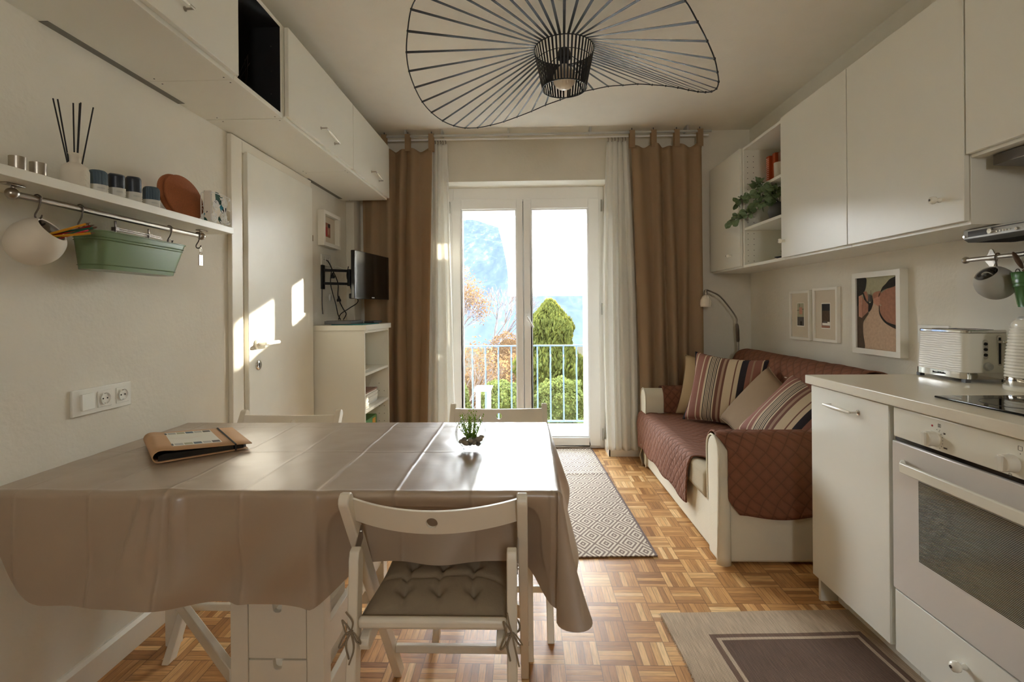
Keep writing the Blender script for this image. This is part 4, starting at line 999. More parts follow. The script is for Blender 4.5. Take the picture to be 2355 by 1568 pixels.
# tablecloth
def build_cloth():
    m = MB(); z0 = TT + .0035; rr = .012
    XE, YN, YFa = TX1 + .004, TY0 - .004, TY1 + .004
    def down(s):        # arc-length past the edge -> (outward, drop)
        L = rr * PI / 2
        if s < L: a = s / rr; return rr * math.sin(a), rr * (1 - math.cos(a))
        return rr, rr + (s - L)
    def ss(a, b, x): t = min(1, max(0, (x - a) / (b - a))); return t * t * (3 - 2 * t)
    def tz(x, y):
        z = z0
        z += .0022 * mnoise.noise(Vector((x * 7, y * 5, 1))) + .0012 * mnoise.noise(Vector((x * 20, y * 13, 4)))
        z += .004 * math.exp(-((x + .93) ** 2 + (y - 1.30) ** 2) / .002)
        return max(z, z0 - .0015)
    NX, NY = 150, 78
    top = [[m.v((TX0 + (XE - TX0) * i / NX, YN + (YFa - YN) * j / NY, tz(TX0 + (XE - TX0) * i / NX, YN + (YFa - YN) * j / NY))) for j in range(NY + 1)] for i in range(NX + 1)]
    for i in range(NX):
        for j in range(NY): m.f([top[i][j], top[i + 1][j], top[i + 1][j + 1], top[i][j + 1]])
    def hem_front(x):
        L = .292
        L -= .155 * (1 - ss(0, .19, x - TX0)) ** 2                       # rounded corner at the wall
        L -= .075 * ss(-.56, -.42, x)                                        # lifted over the chair
        L += .075 * ss(-.03, XE, x)
        L += .006 * math.sin(x * 9)
        return L
    def wave(x, s):
        k = min(1, s / .25)
        w = .012 * k * math.sin(x * 17 + 1 + s * 4) + .020 * k * k * math.sin(x * 8.3 + .4) + .006 * k * math.sin((x + s * .9) * 31) * ss(-1.3, -1.0, x) + .003 * k * mnoise.noise(Vector((x * 9, s * 8, 2)))
        # bundle of creases pulled to the table edge at x = -.93
        w += (-.014 * math.exp(-((x + .90 - .05 * s) / .013) ** 2) - .012 * math.exp(-((x + .945 + .10 * s) / .010) ** 2) - .012 * math.exp(-((x + .975 + .30 * s) / .011) ** 2)) * min(1, s / .02) * (1 - ss(.10, .27, s))
        w -= .010 * k * (math.exp(-((x + .74) / .02) ** 2) + math.exp(-((x + .545) / .02) ** 2)) + .0
        return w
    path = []
    for i in range(NX + 1):
        x = TX0 + (XE - TX0) * i / NX; path.append(('n', x, top[i][0]))
    NS = 34; prev = None
    cols = []
    for kind, x, v0 in path:
        colv = [v0]; L = hem_front(x)
        pu = ss(-.56, -.44, x) * (1 - ss(-.02, .06, x))
        for k in range(1, NS + 1):
            s = L * (k / NS); o, d = down(s); t = s / .25
            y = YN - o - min(0.018, max(-.03, .012 * t * ss(TX0, TX0 + .1, x))) + wave(x, s) + pu * .080 * ss(.015, .12, s)
            cx = x + .0
            colv.append(m.v((max(TX0, cx), y, z0 - d)))
        cols.append(colv)
    # near right corner: flared fan
    def fan(cx, cy, ny_sign, L0, L1, n, tip, flare, first, last):
        out = []
        for i in range(1, n):
            ph = (PI / 2) * i / n; q = math.sin(2 * ph)
            L = (L0 + (L1 - L0) * i / n) + (tip - (L0 + L1) / 2) * q ** .8
            th = PI / 2 * ss(0, 1, i / n) ; fl = .03 + flare * q ** 1.2
            dx, dy = math.sin(th), -ny_sign * math.cos(th)
            colv = [first]
            for k in range(1, NS + 1):
                s = L * k / NS; o, d = down(s); out_ = o + fl * s * (.35 + .65 * s / L)
                fold = .012 * math.sin(ph * 6) * (s / L)
                dd = max(0, s - rr * PI / 2); zz = d if dd == 0 else rr + dd * math.sqrt(max(.1, 1 - (fl * .8) ** 2))
                colv.append(m.v((cx + dx * out_ - dy * ny_sign * 0 + dy * fold, cy + dy * out_ - dx * fold * 0, z0 - zz)))
            out.append(colv)
        return out
    LR = .232
    side = []
    for j in range(NY + 1):
        y = YN + (YFa - YN) * j / NY; colv = [top[NX][j]]
        L = LR + .02 * math.sin(y * 5) 
        for k in range(1, NS + 1):
            s = L * k / NS; o, d = down(s)
            colv.append(m.v((XE + o + (.20 + .14 * (j / NY) ** 2) * max(0, s - .02) + .010 * (s / L) * math.sin(y * 14), y, z0 - d)))
        side.append(colv)
    far = []
    for i in range(NX, -1, -1):
        x = TX0 + (XE - TX0) * i / NX; colv = [top[i][NY]]
        for k in range(1, NS + 1):
            s = .16 * k / NS; o, d = down(s); colv.append(m.v((x, YFa + o + .004 * math.sin(x * 12) * s / .25, z0 - d)))
        far.append(colv)
    cN = fan(XE, YN, 1, hem_front(XE), LR, 22, .315, .23, top[NX][0], None)
    cF = fan(XE, YFa, -1, .23, .16, 14, .25, .12, top[NX][NY], None)[::1]
    # cF runs phi 0 -> 90 from the far edge towards the side; reverse so it goes side -> far
    allc = cols + cN + side + cF[::-1] + far
    for A, Bq in zip(allc, allc[1:]):
        for k in range(NS):
            q = [A[k], A[k + 1], Bq[k + 1], Bq[k]]
            u = []
            for w_ in q:
                if w_ not in u: u.append(w_)
            if len(u) > 2: m.f(u)
    m.keep = True
    return m
cl = build_cloth().build('tablecloth', 'tcloth', smooth=True, autos=180)
tag(cl, 'satin beige tablecloth with fold creases hanging over the long table', 'tablecloth')

# creases of the folded cloth added to its bump
def add_creases():
    nt = M['tcloth'].node_tree; n, l = nt.nodes, nt.links
    T = NT.__new__(NT); T.m = M['tcloth']; T.t = nt; T.n = n; T.l = l; T.b = n['Principled BSDF']; T.out = n['Material Output']
    x, y, z = T.xyz(T.coord('Object'))
    def ridge(c, period, off, w):
        f = T.math('SUBTRACT', T.math('FRACT', T.math('ADD', T.math('DIVIDE', T.math('SUBTRACT', c, off), period), .5)), .5)
        d = T.math('DIVIDE', T.math('MULTIPLY', f, period), w)
        return T.math('POWER', 2.718, T.math('MULTIPLY', T.math('MULTIPLY', d, d), -1.0))
    wob = T.noise(T.coord('Object'), 6, 2)
    xw = T.math('ADD', x, T.math('MULTIPLY', wob, .012)); yw = T.math('ADD', y, T.math('MULTIPLY', wob, .014))
    rx = ridge(xw, .198, -.135, .005); ry = ridge(yw, .35, 1.632, .005)
    bx = ridge(xw, .198, -.135, .045); by = ridge(yw, .35, 1.632, .05)
    hgt = T.math('ADD', T.math('ADD', T.math('MULTIPLY', rx, 1.0), T.math('MULTIPLY', ry, .8)), T.math('MULTIPLY', T.math('ADD', bx, by), -.9))
    old = [k for k in n if k.bl_idname == 'ShaderNodeBump'][0]
    T.bump(hgt, .55, .0045, old.outputs[0])
add_creases()

# ------------------------------------------------------------------ folding chairs (local: y forward, origin on floor below the back)
def make_chair(label, pad, group=None):
    t = thing('folding_chair', label, 'chair', (0, 0, 0), group, local=True)
    for s in (-1, 1):
        m = MB(); x = s * .2085
        pts = [(0, .77), (.018, .755), (.045, .70)]
        # long leg: side profile in the Y-Z plane, rounded top
        a = Vector((.49, 0.0)); b = Vector((.012, .752)); d = (b - a).normalized(); nrm = Vector((-d.y, d.x)); w = .019
        poly = [tuple(a + nrm * w), tuple(a + nrm * w * .3 + Vector((.0, 0))), tuple(a - nrm * w), tuple(b - nrm * w)] 
        poly = [(a.x - .024, 0), (a.x + .020, 0), tuple(b - nrm * w)]
        for k in range(7):
            an = math.atan2(-nrm.y, -nrm.x) + PI * (k / 6) * (1)
            q = (b.x + w * math.cos(an), b.y + w * math.sin(an))
            poly.append(q)
        m.prism(poly, 'X', x - .0125, x + .0125)
        m.build('long_leg', 'wpaint', t, bevel=.003)
        x = s * .1835
        m = MB(); m.prism([(-.075, 0), (-.040, 0), (.028, .60), (.026, .632), (.012, .645), (-.004, .640), (-.012, .62), (-.012, .60)], 'X', x - .0115, x + .0115)
        m.build('short_leg', 'wpaint', t, bevel=.003)
        m = MB(); m.prism([(.004, .585), (.022, .575), (.098, .625), (.098, .66), (.08, .665), (.03, .62), (.004, .61)], 'X', s * .1965 - .0008, s * .1965 + .0008)
        for yy, zz in ((.015, .596), (.085, .648)): m.cyl((s * .1965 - .003, yy, zz), (s * .1965 + .003, yy, zz), .004, 8)
        m.build('hinge_plate', 'steel', t)
        m = MB(); x = s * .158
        m.prism([(.0, .412), (.36, .425), (.375, .434), (.36, .443), (.0, .452), (-.014, .446), (-.020, .432), (-.014, .418)], 'X', x - .011, x + .011)
        m.build('seat_rail', 'wpaint', t, bevel=.003)
    # curved back slat with round finger hole
    m = MB(); zc, hh, th = .717, .030, .010; xw = .197
    def bend(x): return .045 - .046 * (1 - (x / xw) ** 2) + .0
    def P(x, z, s): return (x, bend(x) + s * th / 2 + (.717 - z) * .35 - .004, z + .004 - .012 * (1 - (x / xw) ** 2))
    xs = [-xw + (xw - .03) * i / 10 for i in range(11)]
    def strip(xl):
        for a, b in zip(xl, xl[1:]):
            for s in (-1, 1):
                q = [m.v(P(a, zc - hh, s)), m.v(P(b, zc - hh, s)), m.v(P(b, zc + hh, s)), m.v(P(a, zc + hh, s))]; m.f(q)
            for z in (-hh, hh): m.f([m.v(P(a, zc + z, -1)), m.v(P(b, zc + z, -1)), m.v(P(b, zc + z, 1)), m.v(P(a, zc + z, 1))])
    strip(xs); strip([-x for x in xs[::-1]])
    n = 32; r = .0135; hole = [(r * math.cos(2 * PI * k / n), zc + r * math.sin(2 * PI * k / n)) for k in range(n)]
    sq = []
    for k in range(n):
        a = 2 * PI * k / n; c, s_ = math.cos(a), math.sin(a); q = min(.03 / max(1e-6, abs(c)), hh / max(1e-6, abs(s_))); sq.append((c * q, zc + s_ * q))
    for s in (-1, 1):
        for k in range(n): m.f([m.v(P(*hole[k], s)), m.v(P(*hole[(k + 1) % n], s)), m.v(P(*sq[(k + 1) % n], s)), m.v(P(*sq[k], s))])
    for k in range(n): m.f([m.v(P(*hole[k], -1)), m.v(P(*hole[(k + 1) % n], -1)), m.v(P(*hole[(k + 1) % n], 1)), m.v(P(*hole[k], 1))])
    for k in range(n):
        if abs(abs(sq[k][1] - zc) - hh) < 1e-6 and abs(abs(sq[(k + 1) % n][1] - zc) - hh) < 1e-6:
            m.f([m.v(P(*sq[k], -1)), m.v(P(*sq[(k + 1) % n], -1)), m.v(P(*sq[(k + 1) % n], 1)), m.v(P(*sq[k], 1))])
    bs = m.build('back_slat', 'wpaint', t, smooth=True, autos=50)
    # seat slats, rear bar, stretchers
    m = MB()
    for k in range(5): y = .045 + k * .068; m.box(-.168, .168, y, y + .055, .4525, .464)
    m.build('seat_slats', 'wpaint', t, bevel=.003)
    m = MB(); m.box(-.172, .172, -.022, -.002, .468, .494); m.build('rear_seat_bar', 'wpaint', t, bevel=.009, seg=3)
    B(-.196, .196, .395, .413, .128, .152).build('front_stretcher', 'wpaint', t, bevel=.003)
    B(-.172, .172, -.052, -.036, .20, .225).build('rear_stretcher', 'wpaint', t, bevel=.003)
    m = MB()
    for s in (-1, 1):
        m.cyl((s * .222, .365, .183), (s * .219, .365, .183), .006, 10)
    m.build('bolt_caps', 'darksteel', t)
    return t
front = make_chair('white folding chair in front of the table with a tufted seat pad', True)
front.location = (-.2215, 1.158, 0)
c2 = copy_tree(front); c2['label'] = 'white folding chair behind the table in front of the balcony door'; c2.location = (-.129, 2.305, 0); c2.rotation_euler = (0, 0, PI)
c3 = copy_tree(front); c3['label'] = 'white folding chair behind the table in front of the inner door'; c3.location = (-1.03, 2.175, 0); c3.rotation_euler = (0, 0, PI)
for c in (front, c2, c3): c['group'] = 'folding chairs round the table'
# seat pad
pad = thing('seat_cushion', 'tufted olive-beige seat pad tied to the front folding chair', 'cushion', (-.2215, 1.158, .465), local=True)
def padmesh():
    m = MB(); w, l = .168, .17; cx, cy = 0, .185
    tufts = [(-.085, .0), (0, .0), (.085, .0), (-.085, .11), (0, .11), (.085, .11), (-.085, -.11), (0, -.11), (.085, -.11)]
    def H(x, y):
        u, v = x / w, y / l; e = (1 - abs(u) ** 5) * (1 - abs(v) ** 5); h = .042 * max(0, e) ** .5
        for a, b in tufts:
            d = math.hypot(x - a, y - b); h -= .022 * math.exp(-(d / .016) ** 2)
        for a in (-.085, 0, .085): h -= .010 * math.exp(-((x - a - .006 * math.sin(y * 30)) / .007) ** 2) * max(0, e) ** .4
        for b in (-.055, .055): h -= .009 * math.exp(-((y - b - .008 * math.sin(x * 24)) / .008) ** 2) * max(0, e) ** .4
        return max(h, .004)
    N = 60
    m.grid(lambda a, b: ((2 * a - 1) * w * (1 - .02 * math.cos(PI * (2 * b - 1))), cy + (2 * b - 1) * l * (1 - .02 * math.cos(PI * (2 * a - 1))), .010 + H((2 * a - 1) * w, (2 * b - 1) * l)), N, N)
    m.grid(lambda a, b: ((2 * a - 1) * w * (1 - .02 * math.cos(PI * (2 * b - 1))), cy + (2 * b - 1) * l * (1 - .02 * math.cos(PI * (2 * a - 1))), .010 - .006 * (1 - abs(2 * a - 1) ** 8) * (1 - abs(2 * b - 1) ** 8)), N, N)
    # side wall
    def edge(k):
        k %= 4 * N
        i, j = (k, 0) if k < N else (N, k - N) if k < 2 * N else (3 * N - k, N) if k < 3 * N else (0, 4 * N - k)
        a, b = i / N, j / N; return ((2 * a - 1) * w * (1 - .02 * math.cos(PI * (2 * b - 1))), cy + (2 * b - 1) * l * (1 - .02 * math.cos(PI * (2 * a - 1))))
    for k in range(4 * N):
        p, q = edge(k), edge(k + 1); m.f([m.v((*p, .010)), m.v((*q, .010)), m.v((*q, .014)), m.v((*p, .014))])
    return m, [(*edge(k), .012) for k in range(0, 240, 4)]
pm, ed = padmesh(); pm.build('pad', 'padfab', pad, smooth=True, autos=180)
MB().tube(ed, .0032, 8, closed=True).build('piping', 'padfab', pad, smooth=True)
for s in (-1, 1):
    m = MB(); x = s * .1835; y = -.026
    m.tube(cr([(s * .16, .02, .012), (s * .170, -.005, .008), (x, y, .004), (s * .2, -.01, .0), (s * .195, .02, .004), (s * .165, .02, .01)], 5), .0022, 6)
    for k, (dx, dz) in enumerate(((-.010, .022), (.012, -.020), (-.014, -.028))):
        m.tube(cr([(x, y - .002, .004), (x + dx * 1.2, y - .007, .004 + dz), (x + dx * 1.9, y - .006, .004 + dz * 1.2), (x + dx * .9, y - .006, .0), (x, y - .002, .004)], 5), .002, 6)
    m.tube(cr([(x, y - .003, .004), (x + .008, y - .009, -.03), (x + s * .010 + .006, y - .007, -.068)], 5), .0022, 6)
    m.tube(cr([(x, y - .003, .004), (x - .010, y - .009, -.02), (x - .004, y - .008, -.055)], 5), .0022, 6)
    m.tube(cr([(x, y - .003, .004), (x - .006 * s, y - .009, .03), (x - .010, y - .007, .052)], 5), .002, 6)
    m.build('tie_cord', 'padfab', pad, smooth=True)

# ------------------------------------------------------------------ things on the table
TC = TT + .0055
bd = thing('ring_binder', 'brown kraft binder with a photo sheet and black elastic on the table', 'binder', (-1.131, 1.478, TC), rot=(0, 0, R(42)))
L_, W_ = .302, .262
def cover(x, k=0): return .038 - .020 * (x / W_)
m = MB()   # cover: back, rounded spine, front - one folded sheet along local x
prof = [(W_, .0022), (.02, .0022)] + [(.02 - .020 * math.sin(PI * q / 8), .0205 - .0183 * math.cos(PI * q / 8)) for q in range(9)] + [(.03, .0385)] + [(x, cover(x)) for x in (.06, .12, .18, .235, W_ + .012)]
m.grid(lambda a, b: (prof[round(a * (len(prof) - 1))][0], b * L_, prof[round(a * (len(prof) - 1))][1]), len(prof) - 1, 4)
m.build('cover', 'kraft', bd, solid=.0022, smooth=True, autos=40)
pg = MB(); pg.prism([(.014, .006), (W_ - .012, .005), (W_ - .012, .0145), (.20, .019), (.03, .026), (.016, .022)], 'Y', .008, L_ - .008); pg.build('page_sleeves', 'blackgloss', bd)
pg = MB(); pg.prism([(W_ - .012, .005), (W_ - .004, .006), (W_ - .004, .013), (W_ - .012, .0145)], 'Y', .012, L_ - .012); pg.build('page_edges', 'grey', bd)
def topz(x): return cover(x) + .0013
m = MB(); x0, x1, y0, y1 = .034, .196, .055, L_ - .018
def pq(a, b, c, d, e=0): m.f([m.v((a, c, topz(a) + e)), m.v((b, c, topz(b) + e)), m.v((b, d, topz(b) + e)), m.v((a, d, topz(a) + e))])
pq(x0, x1, y0, y1)
for row in (y0 + .008, y1 - .038):
    for k, c in enumerate((1, 2, 3, 4, 2, 1)):
        m.mi = c; a = x0 + .005 + k * .0262; pq(a, a + .023, row, row + .03 if False else row + .030, .0002)
m.mi = 5
for k in range(3): pq(x0 + .03 + .01 * k, x1 - .04 - .012 * k, (y0 + y1) / 2 + .012 - .013 * k, (y0 + y1) / 2 + .013 - .013 * k, .0002)
m.build('photo_sheet', ['paper', 'ptggrey', 'potg', 'ptgsky', 'candle_bl', 'ptgpink'], bd)
m = MB(); xe = .222; m.box(xe, xe + .005, -.0022, -.0007, .002, topz(xe) + .001).box(xe, xe + .005, L_ + .0007, L_ + .0022, .002, topz(xe) + .001).box(xe, xe + .005, -.0022, L_ + .0022, topz(xe), topz(xe) + .0016)
m.build('elastic_band', 'rubber', bd)

fbw = thing('glass_bowl', 'round glass bowl on the table', 'bowl', (-.186, 1.652, TC))
fbw['label'] = 'round clear glass bowl standing on the tablecloth with plant inside'
pr = [(.001, .002), (.026, .002), (.028, .0)]
for k in range(1, 15):
    a = -1.18 + k * (1.18 + .95) / 14; pr.append((.0535 * math.cos(a), .052 + .0535 * math.sin(a)))
pr += [(.0325, .1005), (.034, .1025), (.0325, .1035), (.0305, .1015)]
for k in range(13, 0, -1):
    a = -1.10 + k * (1.10 + .93) / 14; pr.append((.0515 * math.cos(a), .053 + .0515 * math.sin(a)))
pr += [(.001, .0085)]
m = MB(); m.lathe(pr, (-.186, 1.652, TC), 48); m.build('bowl_glass', 'bowl', fbw, smooth=True, autos=80)
rg = random.Random(12)
C0 = Vector((-.186, 1.652, TC))
for k in range(17):
    a = k * 2.4; rad = .0355 if k < 11 else .016; z = .017 + .010 * (k % 3) + (.004 if k >= 11 else 0)
    r = rg.uniform(.0078, .0115)
    dmax = math.sqrt(max(0, .0495 ** 2 - (z - .053) ** 2)) - r * 1.15; rad = min(rad, dmax)
    m = MB(); p = C0 + Vector((rad * math.cos(a), rad * math.sin(a), z))
    m.M = Matrix.Translation(p) @ Matrix.Rotation(rg.uniform(0, 3), 4, 'Z') @ Matrix.Rotation(rg.uniform(-.6, .6), 4, 'X'); m.sphere((0, 0, 0), r, 14, 10, (1.2, .95, .8))
    for v_ in m.bm.verts: v_.co += (v_.co - p) * .18 * mnoise.noise(v_.co * 90)
    tag(m.build('pebble', 'stone' if k % 3 else 'stone2', smooth=True, autos=180), ('light grey-brown pebble lying in the glass bowl' if k % 3 else 'dark grey pebble lying in the glass bowl'), 'pebble', 'light pebbles in the bowl' if k % 3 else 'dark pebbles in the bowl')
pl = thing('bowl_plant', 'small spiky green plant growing among pebbles in the glass bowl', 'plant', tuple(C0 + Vector((0, 0, .025))))
lm = MB(); stm = MB()
for k in range(40):
    a = rg.uniform(0, 2 * PI); rad = rg.uniform(.004, .034); h = rg.uniform(.05, .080) * (1 - .25 * rad / .034)
    b0 = C0 + Vector((.002 + .008 * math.cos(a), .008 * math.sin(a), .022)); tp = C0 + Vector((rad * math.cos(a) * 1.1, rad * math.sin(a) * 1.1, .022 + h))
    stm.tube([b0, b0.lerp(tp, .5) + Vector((0, 0, .006)), tp], .0007, 4)
    for q in range(14):
        p = b0.lerp(tp, .2 + .8 * q / 8); an = rg.uniform(0, 2 * PI); d = Vector((math.cos(an) * .8, math.sin(an) * .8, .9)).normalized() * rg.uniform(.007, .012); s = Vector((-math.sin(an), math.cos(an), 0)) * .0016
        lm.f([lm.v(p - s), lm.v(p + d * .5 - s), lm.v(p + d), lm.v(p + d * .5 + s), lm.v(p + s)])
stm.build('stems', 'voile_grey', pl); lm.build('leaves', 'voile_grey', pl)

# ------------------------------------------------------------------ rugs
rg1 = thing('runner_rug', 'long diamond-patterned runner rug leading to the balcony door', 'rug', (.19, 3.345, 0), rot=(0, 0, R(2.2)))
m = MB(); m.grid(lambda a, b: ((a - .5) * .80, (b - .5) * 1.86, .0065 + .006 * math.exp(-(((b - .5) * 1.86 - .28) / .03) ** 2) + .0015 * math.sin(b * 9)), 20, 90)
m.build('woven_field', 'rugd', rg1, solid=.005)
rg2 = thing('kitchen_rug', 'flat woven rug with double dark border in front of the oven', 'rug', (.965, 1.245, 0), rot=(0, 0, R(2.6)))
m = MB(); m.grid(lambda a, b: ((a - .5) * RUGK_W, (b - .5) * RUGK_L, .0045 + .0008 * math.sin(b * 40 + a * 11)), 20, 60); m.build('woven_field', 'rugk', rg2, solid=.005)
m = MB()
rgx = random.Random(1)
for k in range(260):
    y = (k / 259 - .5) * RUGK_L
    for s in (-1,): m.tube([(s * RUGK_W / 2, y, .004), (s * (RUGK_W / 2 + rgx.uniform(.003, .008)), y + rgx.uniform(-.003, .003), .002)], .0008, 3)
fo = m.build('frayed_edge', 'mat', rg2); fo['kind'] = 'stuff'

# ------------------------------------------------------------------ sofa
sf = thing('sofa', 'cream slipcovered two-seat sofa under the right wall cabinets', 'sofa', (1.35, 3.13, 0))
SX0, SY0, SY1 = .89, 2.345, 3.915
m = MB(); m.box(SX0 + .01, 1.76, SY0 + .15, SY1 - .15, .015, .25); m.build('base', 'upholster', sf, bevel=.012)
m = MB(); m.grid(lambda a, b: (0, 0, 0), 1, 1); m = MB(); m.box(SX0 - .012, 1.52, SY0 + .155, SY1 - .155, .245, .405); m.build('seat_cushion', 'seatfab', sf, bevel=.035, seg=4)
m = MB(); m.prism([(1.44, .25), (1.47, .42), (1.555, .78), (1.60, .845), (1.67, .862), (1.735, .84), (1.77, .76), (1.78, .25)], 'Y', SY0 + .10, SY1 - .02)
m.build('backrest', 'upholster', sf, bevel=.03, seg=3)
def arm(y0, y1, x1=1.74):
    m = MB(); yc = (y0 + y1) / 2; hw = (y1 - y0) / 2
    pr = [(y0 + .012, .012), (y0 + .006, .25), (y0, .50)] + [(yc - hw * math.cos(PI * k / 10) * (1.0), .52 + .075 * math.sin(PI * k / 10)) for k in range(11)] + [(y1, .50), (y1 - .004, .25), (y1 - .01, .012)]
    m.prism(pr, 'X', SX0 - .004, x1); return m.build('armrest', 'upholster', sf, bevel=.014, seg=3)
arm(SY0, SY0 + .145); arm(SY1 - .155, SY1)
for y0, y1 in ((SY0, SY0 + .155), (SY1 - .155, SY1)):
    yc, hw = (y0 + y1) / 2, (y1 - y0) / 2; m = MB()
    m.tube([(SX0 - .002, y0 + .012, .012), (SX0 - .002, y0, .50)] + [(SX0 - .002, yc - hw * math.cos(PI * k / 10), .52 + .075 * math.sin(PI * k / 10)) for k in range(11)] + [(SX0 - .002, y1, .50), (SX0 - .002, y1 - .01, .26)], .0045, 6)
    m.build('piping', 'upholster', sf, smooth=True)
m = MB()
m.grid(lambda a, b: (SX0 + .004 + .045 * a - .018 * b * (1 - a), SY0 + .010 - .020 * b * math.sin(PI * a * .9) - .004 * a - .003, .42 * (1 - b) + .008 * b), 6, 10)
m.build('corner_pleat', 'upholster', sf, solid=.004, smooth=True)
# far corner fabric bunched on the floor
m = MB(); m.grid(lambda a, b: (SX0 - .03 + .05 * a + .008 * math.sin(b * 9), SY1 - .10 + .1 * a, .17 * (1 - b) + .004 + .01 * math.sin(a * 9) * b), 8, 8); m.build('bunched_hem', 'seatfab', sf, solid=.004, smooth=True)

# quilted cover
def swath(m, prof, y0f, y1f, nseg, nw, off=0.012, wr=.004, uvo=(0, 0), edge=None):
    P = cr([Vector((p[0], p[1], 0)) for p in prof], nseg); Ls = [0]
    for a, b in zip(P, P[1:]): Ls.append(Ls[-1] + (b - a).length)
    n = len(P) - 1
    def fn(a, b):
        i = min(n, round(a * n)); p = P[i]; t = Ls[i]
        d = (P[min(n, i + 1)] - P[max(0, i - 1)]).normalized(); nr = Vector((-d.y, d.x, 0))
        y0, y1 = y0f(t), y1f(t); y = y0 + (y1 - y0) * b
        q = p + nr * (wr * mnoise.noise(Vector((t * 14, y * 11, 3))))
        return q, y, t
    return P, Ls, fn, n
qc = MB()
total = 1.9
prof = [(.868, .135), (.862, .26), (.868, .375), (.905, .418), (1.0, .420), (1.25, .424), (1.42, .432), (1.478, .50), (1.54, .72), (1.575, .825), (1.62, .872), (1.69, .885), (1.76, .855), (1.792, .76), (1.795, .60)]
def y0f(t):
    if t < .28: return 2.76 - .06 * t / .28
    return max(2.512, 2.70 - (t - .28) * 1.5) if t < .86 else 2.512 - min(.055, (t - .86) * .6)
def y1f(t): return (3.93 if t < .26 else max(3.748, 3.93 - (t - .26) * 1.6)) if t < .9 else 3.748 + min(.10, (t - .9) * .6)
P_, Ls_, fn_, n_ = swath(qc, prof, y0f, y1f, 8, 60)
def q1(a, b):
    q, y, t = fn_(a, b)
    x = q.x; z = q.y
    if t < .02: z += .01 * math.sin(y * 17)
    return (x, y, z)
qc.grid(q1, n_, 70, uvfn=lambda a, b: (Ls_[min(n_, round(a * n_))], y0f(0) * 0 + 2.5 + b * 1.3))
def armswath(prof, x0f, x1, flip, uvo):
    P = cr([Vector((p[0], p[1], 0)) for p in prof], 8); Ls = [0]
    for a, b in zip(P, P[1:]): Ls.append(Ls[-1] + (b - a).length)
    n = len(P) - 1
    def f(a, b):
        i = min(n, round(a * n)); p = P[i]; t = Ls[i] / Ls[-1]; x0 = x0f(t); x = x0 + (x1 - x0) * b
        z = p.y; y = p.x + (-1) * flip * .003 * mnoise.noise(Vector((x * 13, Ls[i] * 13, 7)))
        if t > .93: z += .012 * math.sin(x * 13 + 2) * (t - .93) / .07
        return (x, y, z)
    qc.grid(f, n, 50, uvfn=lambda a, b: (b * (x1 - .9), Ls[min(n, round(a * n))] + uvo))
def x0n(t): return .888 + .0 if t < .42 else .888 + .038 * min(1, (t - .42) / .12) - (0 if t < .88 else -.05 * (t - .88) / .12)
armswath([(2.506, .424), (2.508, .50), (2.495, .565), (2.455, .603), (2.422, .612), (2.375, .600), (2.342, .560), (2.334, .50), (2.332, .38), (2.332, .235)], x0n, 1.73, 1, 3.1)
def x0q(t): return 1.02
armswath([(3.752, .424), (3.752, .50), (3.765, .565), (3.805, .603), (3.838, .610), (3.885, .600), (3.92, .555), (3.928, .50), (3.93, .36)], x0q, 1.73, -1, 5.3)
qo = qc.build('quilted_cover', 'quilt', solid=.006, smooth=True, autos=180)
tag(qo, 'brown diamond-quilted cover draped over the sofa seat, back and arms', 'sofa cover')

def pillow(name, w, h, t, mat, label, loc, rot, pinch=.11, group=None, fringe=False, nz=.0):
    o = thing(name, label, 'cushion', loc, group, rot=(0, 0, 0)); o.rotation_mode = 'QUATERNION'; o.rotation_quaternion = rot
    m = MB(); N = 36
    def shp(a, b, s):
        u, v = 2 * a - 1, 2 * b - 1
        e = (1 - u ** 2) ** .5 * (1 - v ** 2) ** .5; th = t * e ** .75
        px = u * w / 2 * (1 - pinch * (1 - v * v) * abs(u)); pz = v * h / 2 * (1 - pinch * (1 - u * u) * abs(v))
        th += .006 * mnoise.noise(Vector((u * 2.5, v * 2.5, s + loc[1] * 3))) * e
        return (px, s * th / 2 * (1 + nz * v), pz)
    m.grid(lambda a, b: shp(a, b, -1), N, N); m.grid(lambda a, b: shp(a, b, 1), N, N)
    co = m.build('cover', mat, o, smooth=True, autos=180)
    s = MB(); pts = []
    for k in range(4 * N):
        i, j = (k, 0) if k < N else (N, k - N) if k < 2 * N else (3 * N - k, N) if k < 3 * N else (0, 4 * N - k)
        p = Vector(shp(i / N, j / N, 0)); pts.append(p * 1.004 if not fringe else p * (1.012 + .01 * (k % 2)))
    s.tube(pts, .0022 if not fringe else .0032, 5, closed=True); s.build('seam', mat, o)
    return o
def prot(yaw, lean, roll=0):   # local -y is the face; yaw about Z, then lean back, roll in plane
    return (Matrix.Rotation(yaw, 4, 'Z') @ Matrix.Rotation(-lean, 4, 'X') @ Matrix.Rotation(roll, 4, 'Y')).to_quaternion()
SZT = .432
pillow('throw_cushion', .46, .46, .15, 'beigecush', 'plain beige cushion behind the striped one at the far sofa end', (1.335, 3.66, SZT + .185), prot(R(-38), R(20), R(3)))
pillow('throw_cushion', .50, .49, .17, 'stripe', 'striped cushion with brown and navy bands leaning at the far sofa end', (1.345, 3.41, SZT + .212), prot(R(-36), R(22), R(4)))
pillow('throw_cushion', .44, .44, .17, 'taupe', 'plain taupe cushion with raw edge between the two striped cushions', (1.395, 3.03, SZT + .155), prot(R(-76), R(34), R(22)), fringe=True)
pillow('throw_cushion', .48, .48, .19, 'stripe', 'striped cushion slumped against the near sofa arm', (1.475, 2.76, SZT + .160), prot(R(-58), R(46), R(18)))
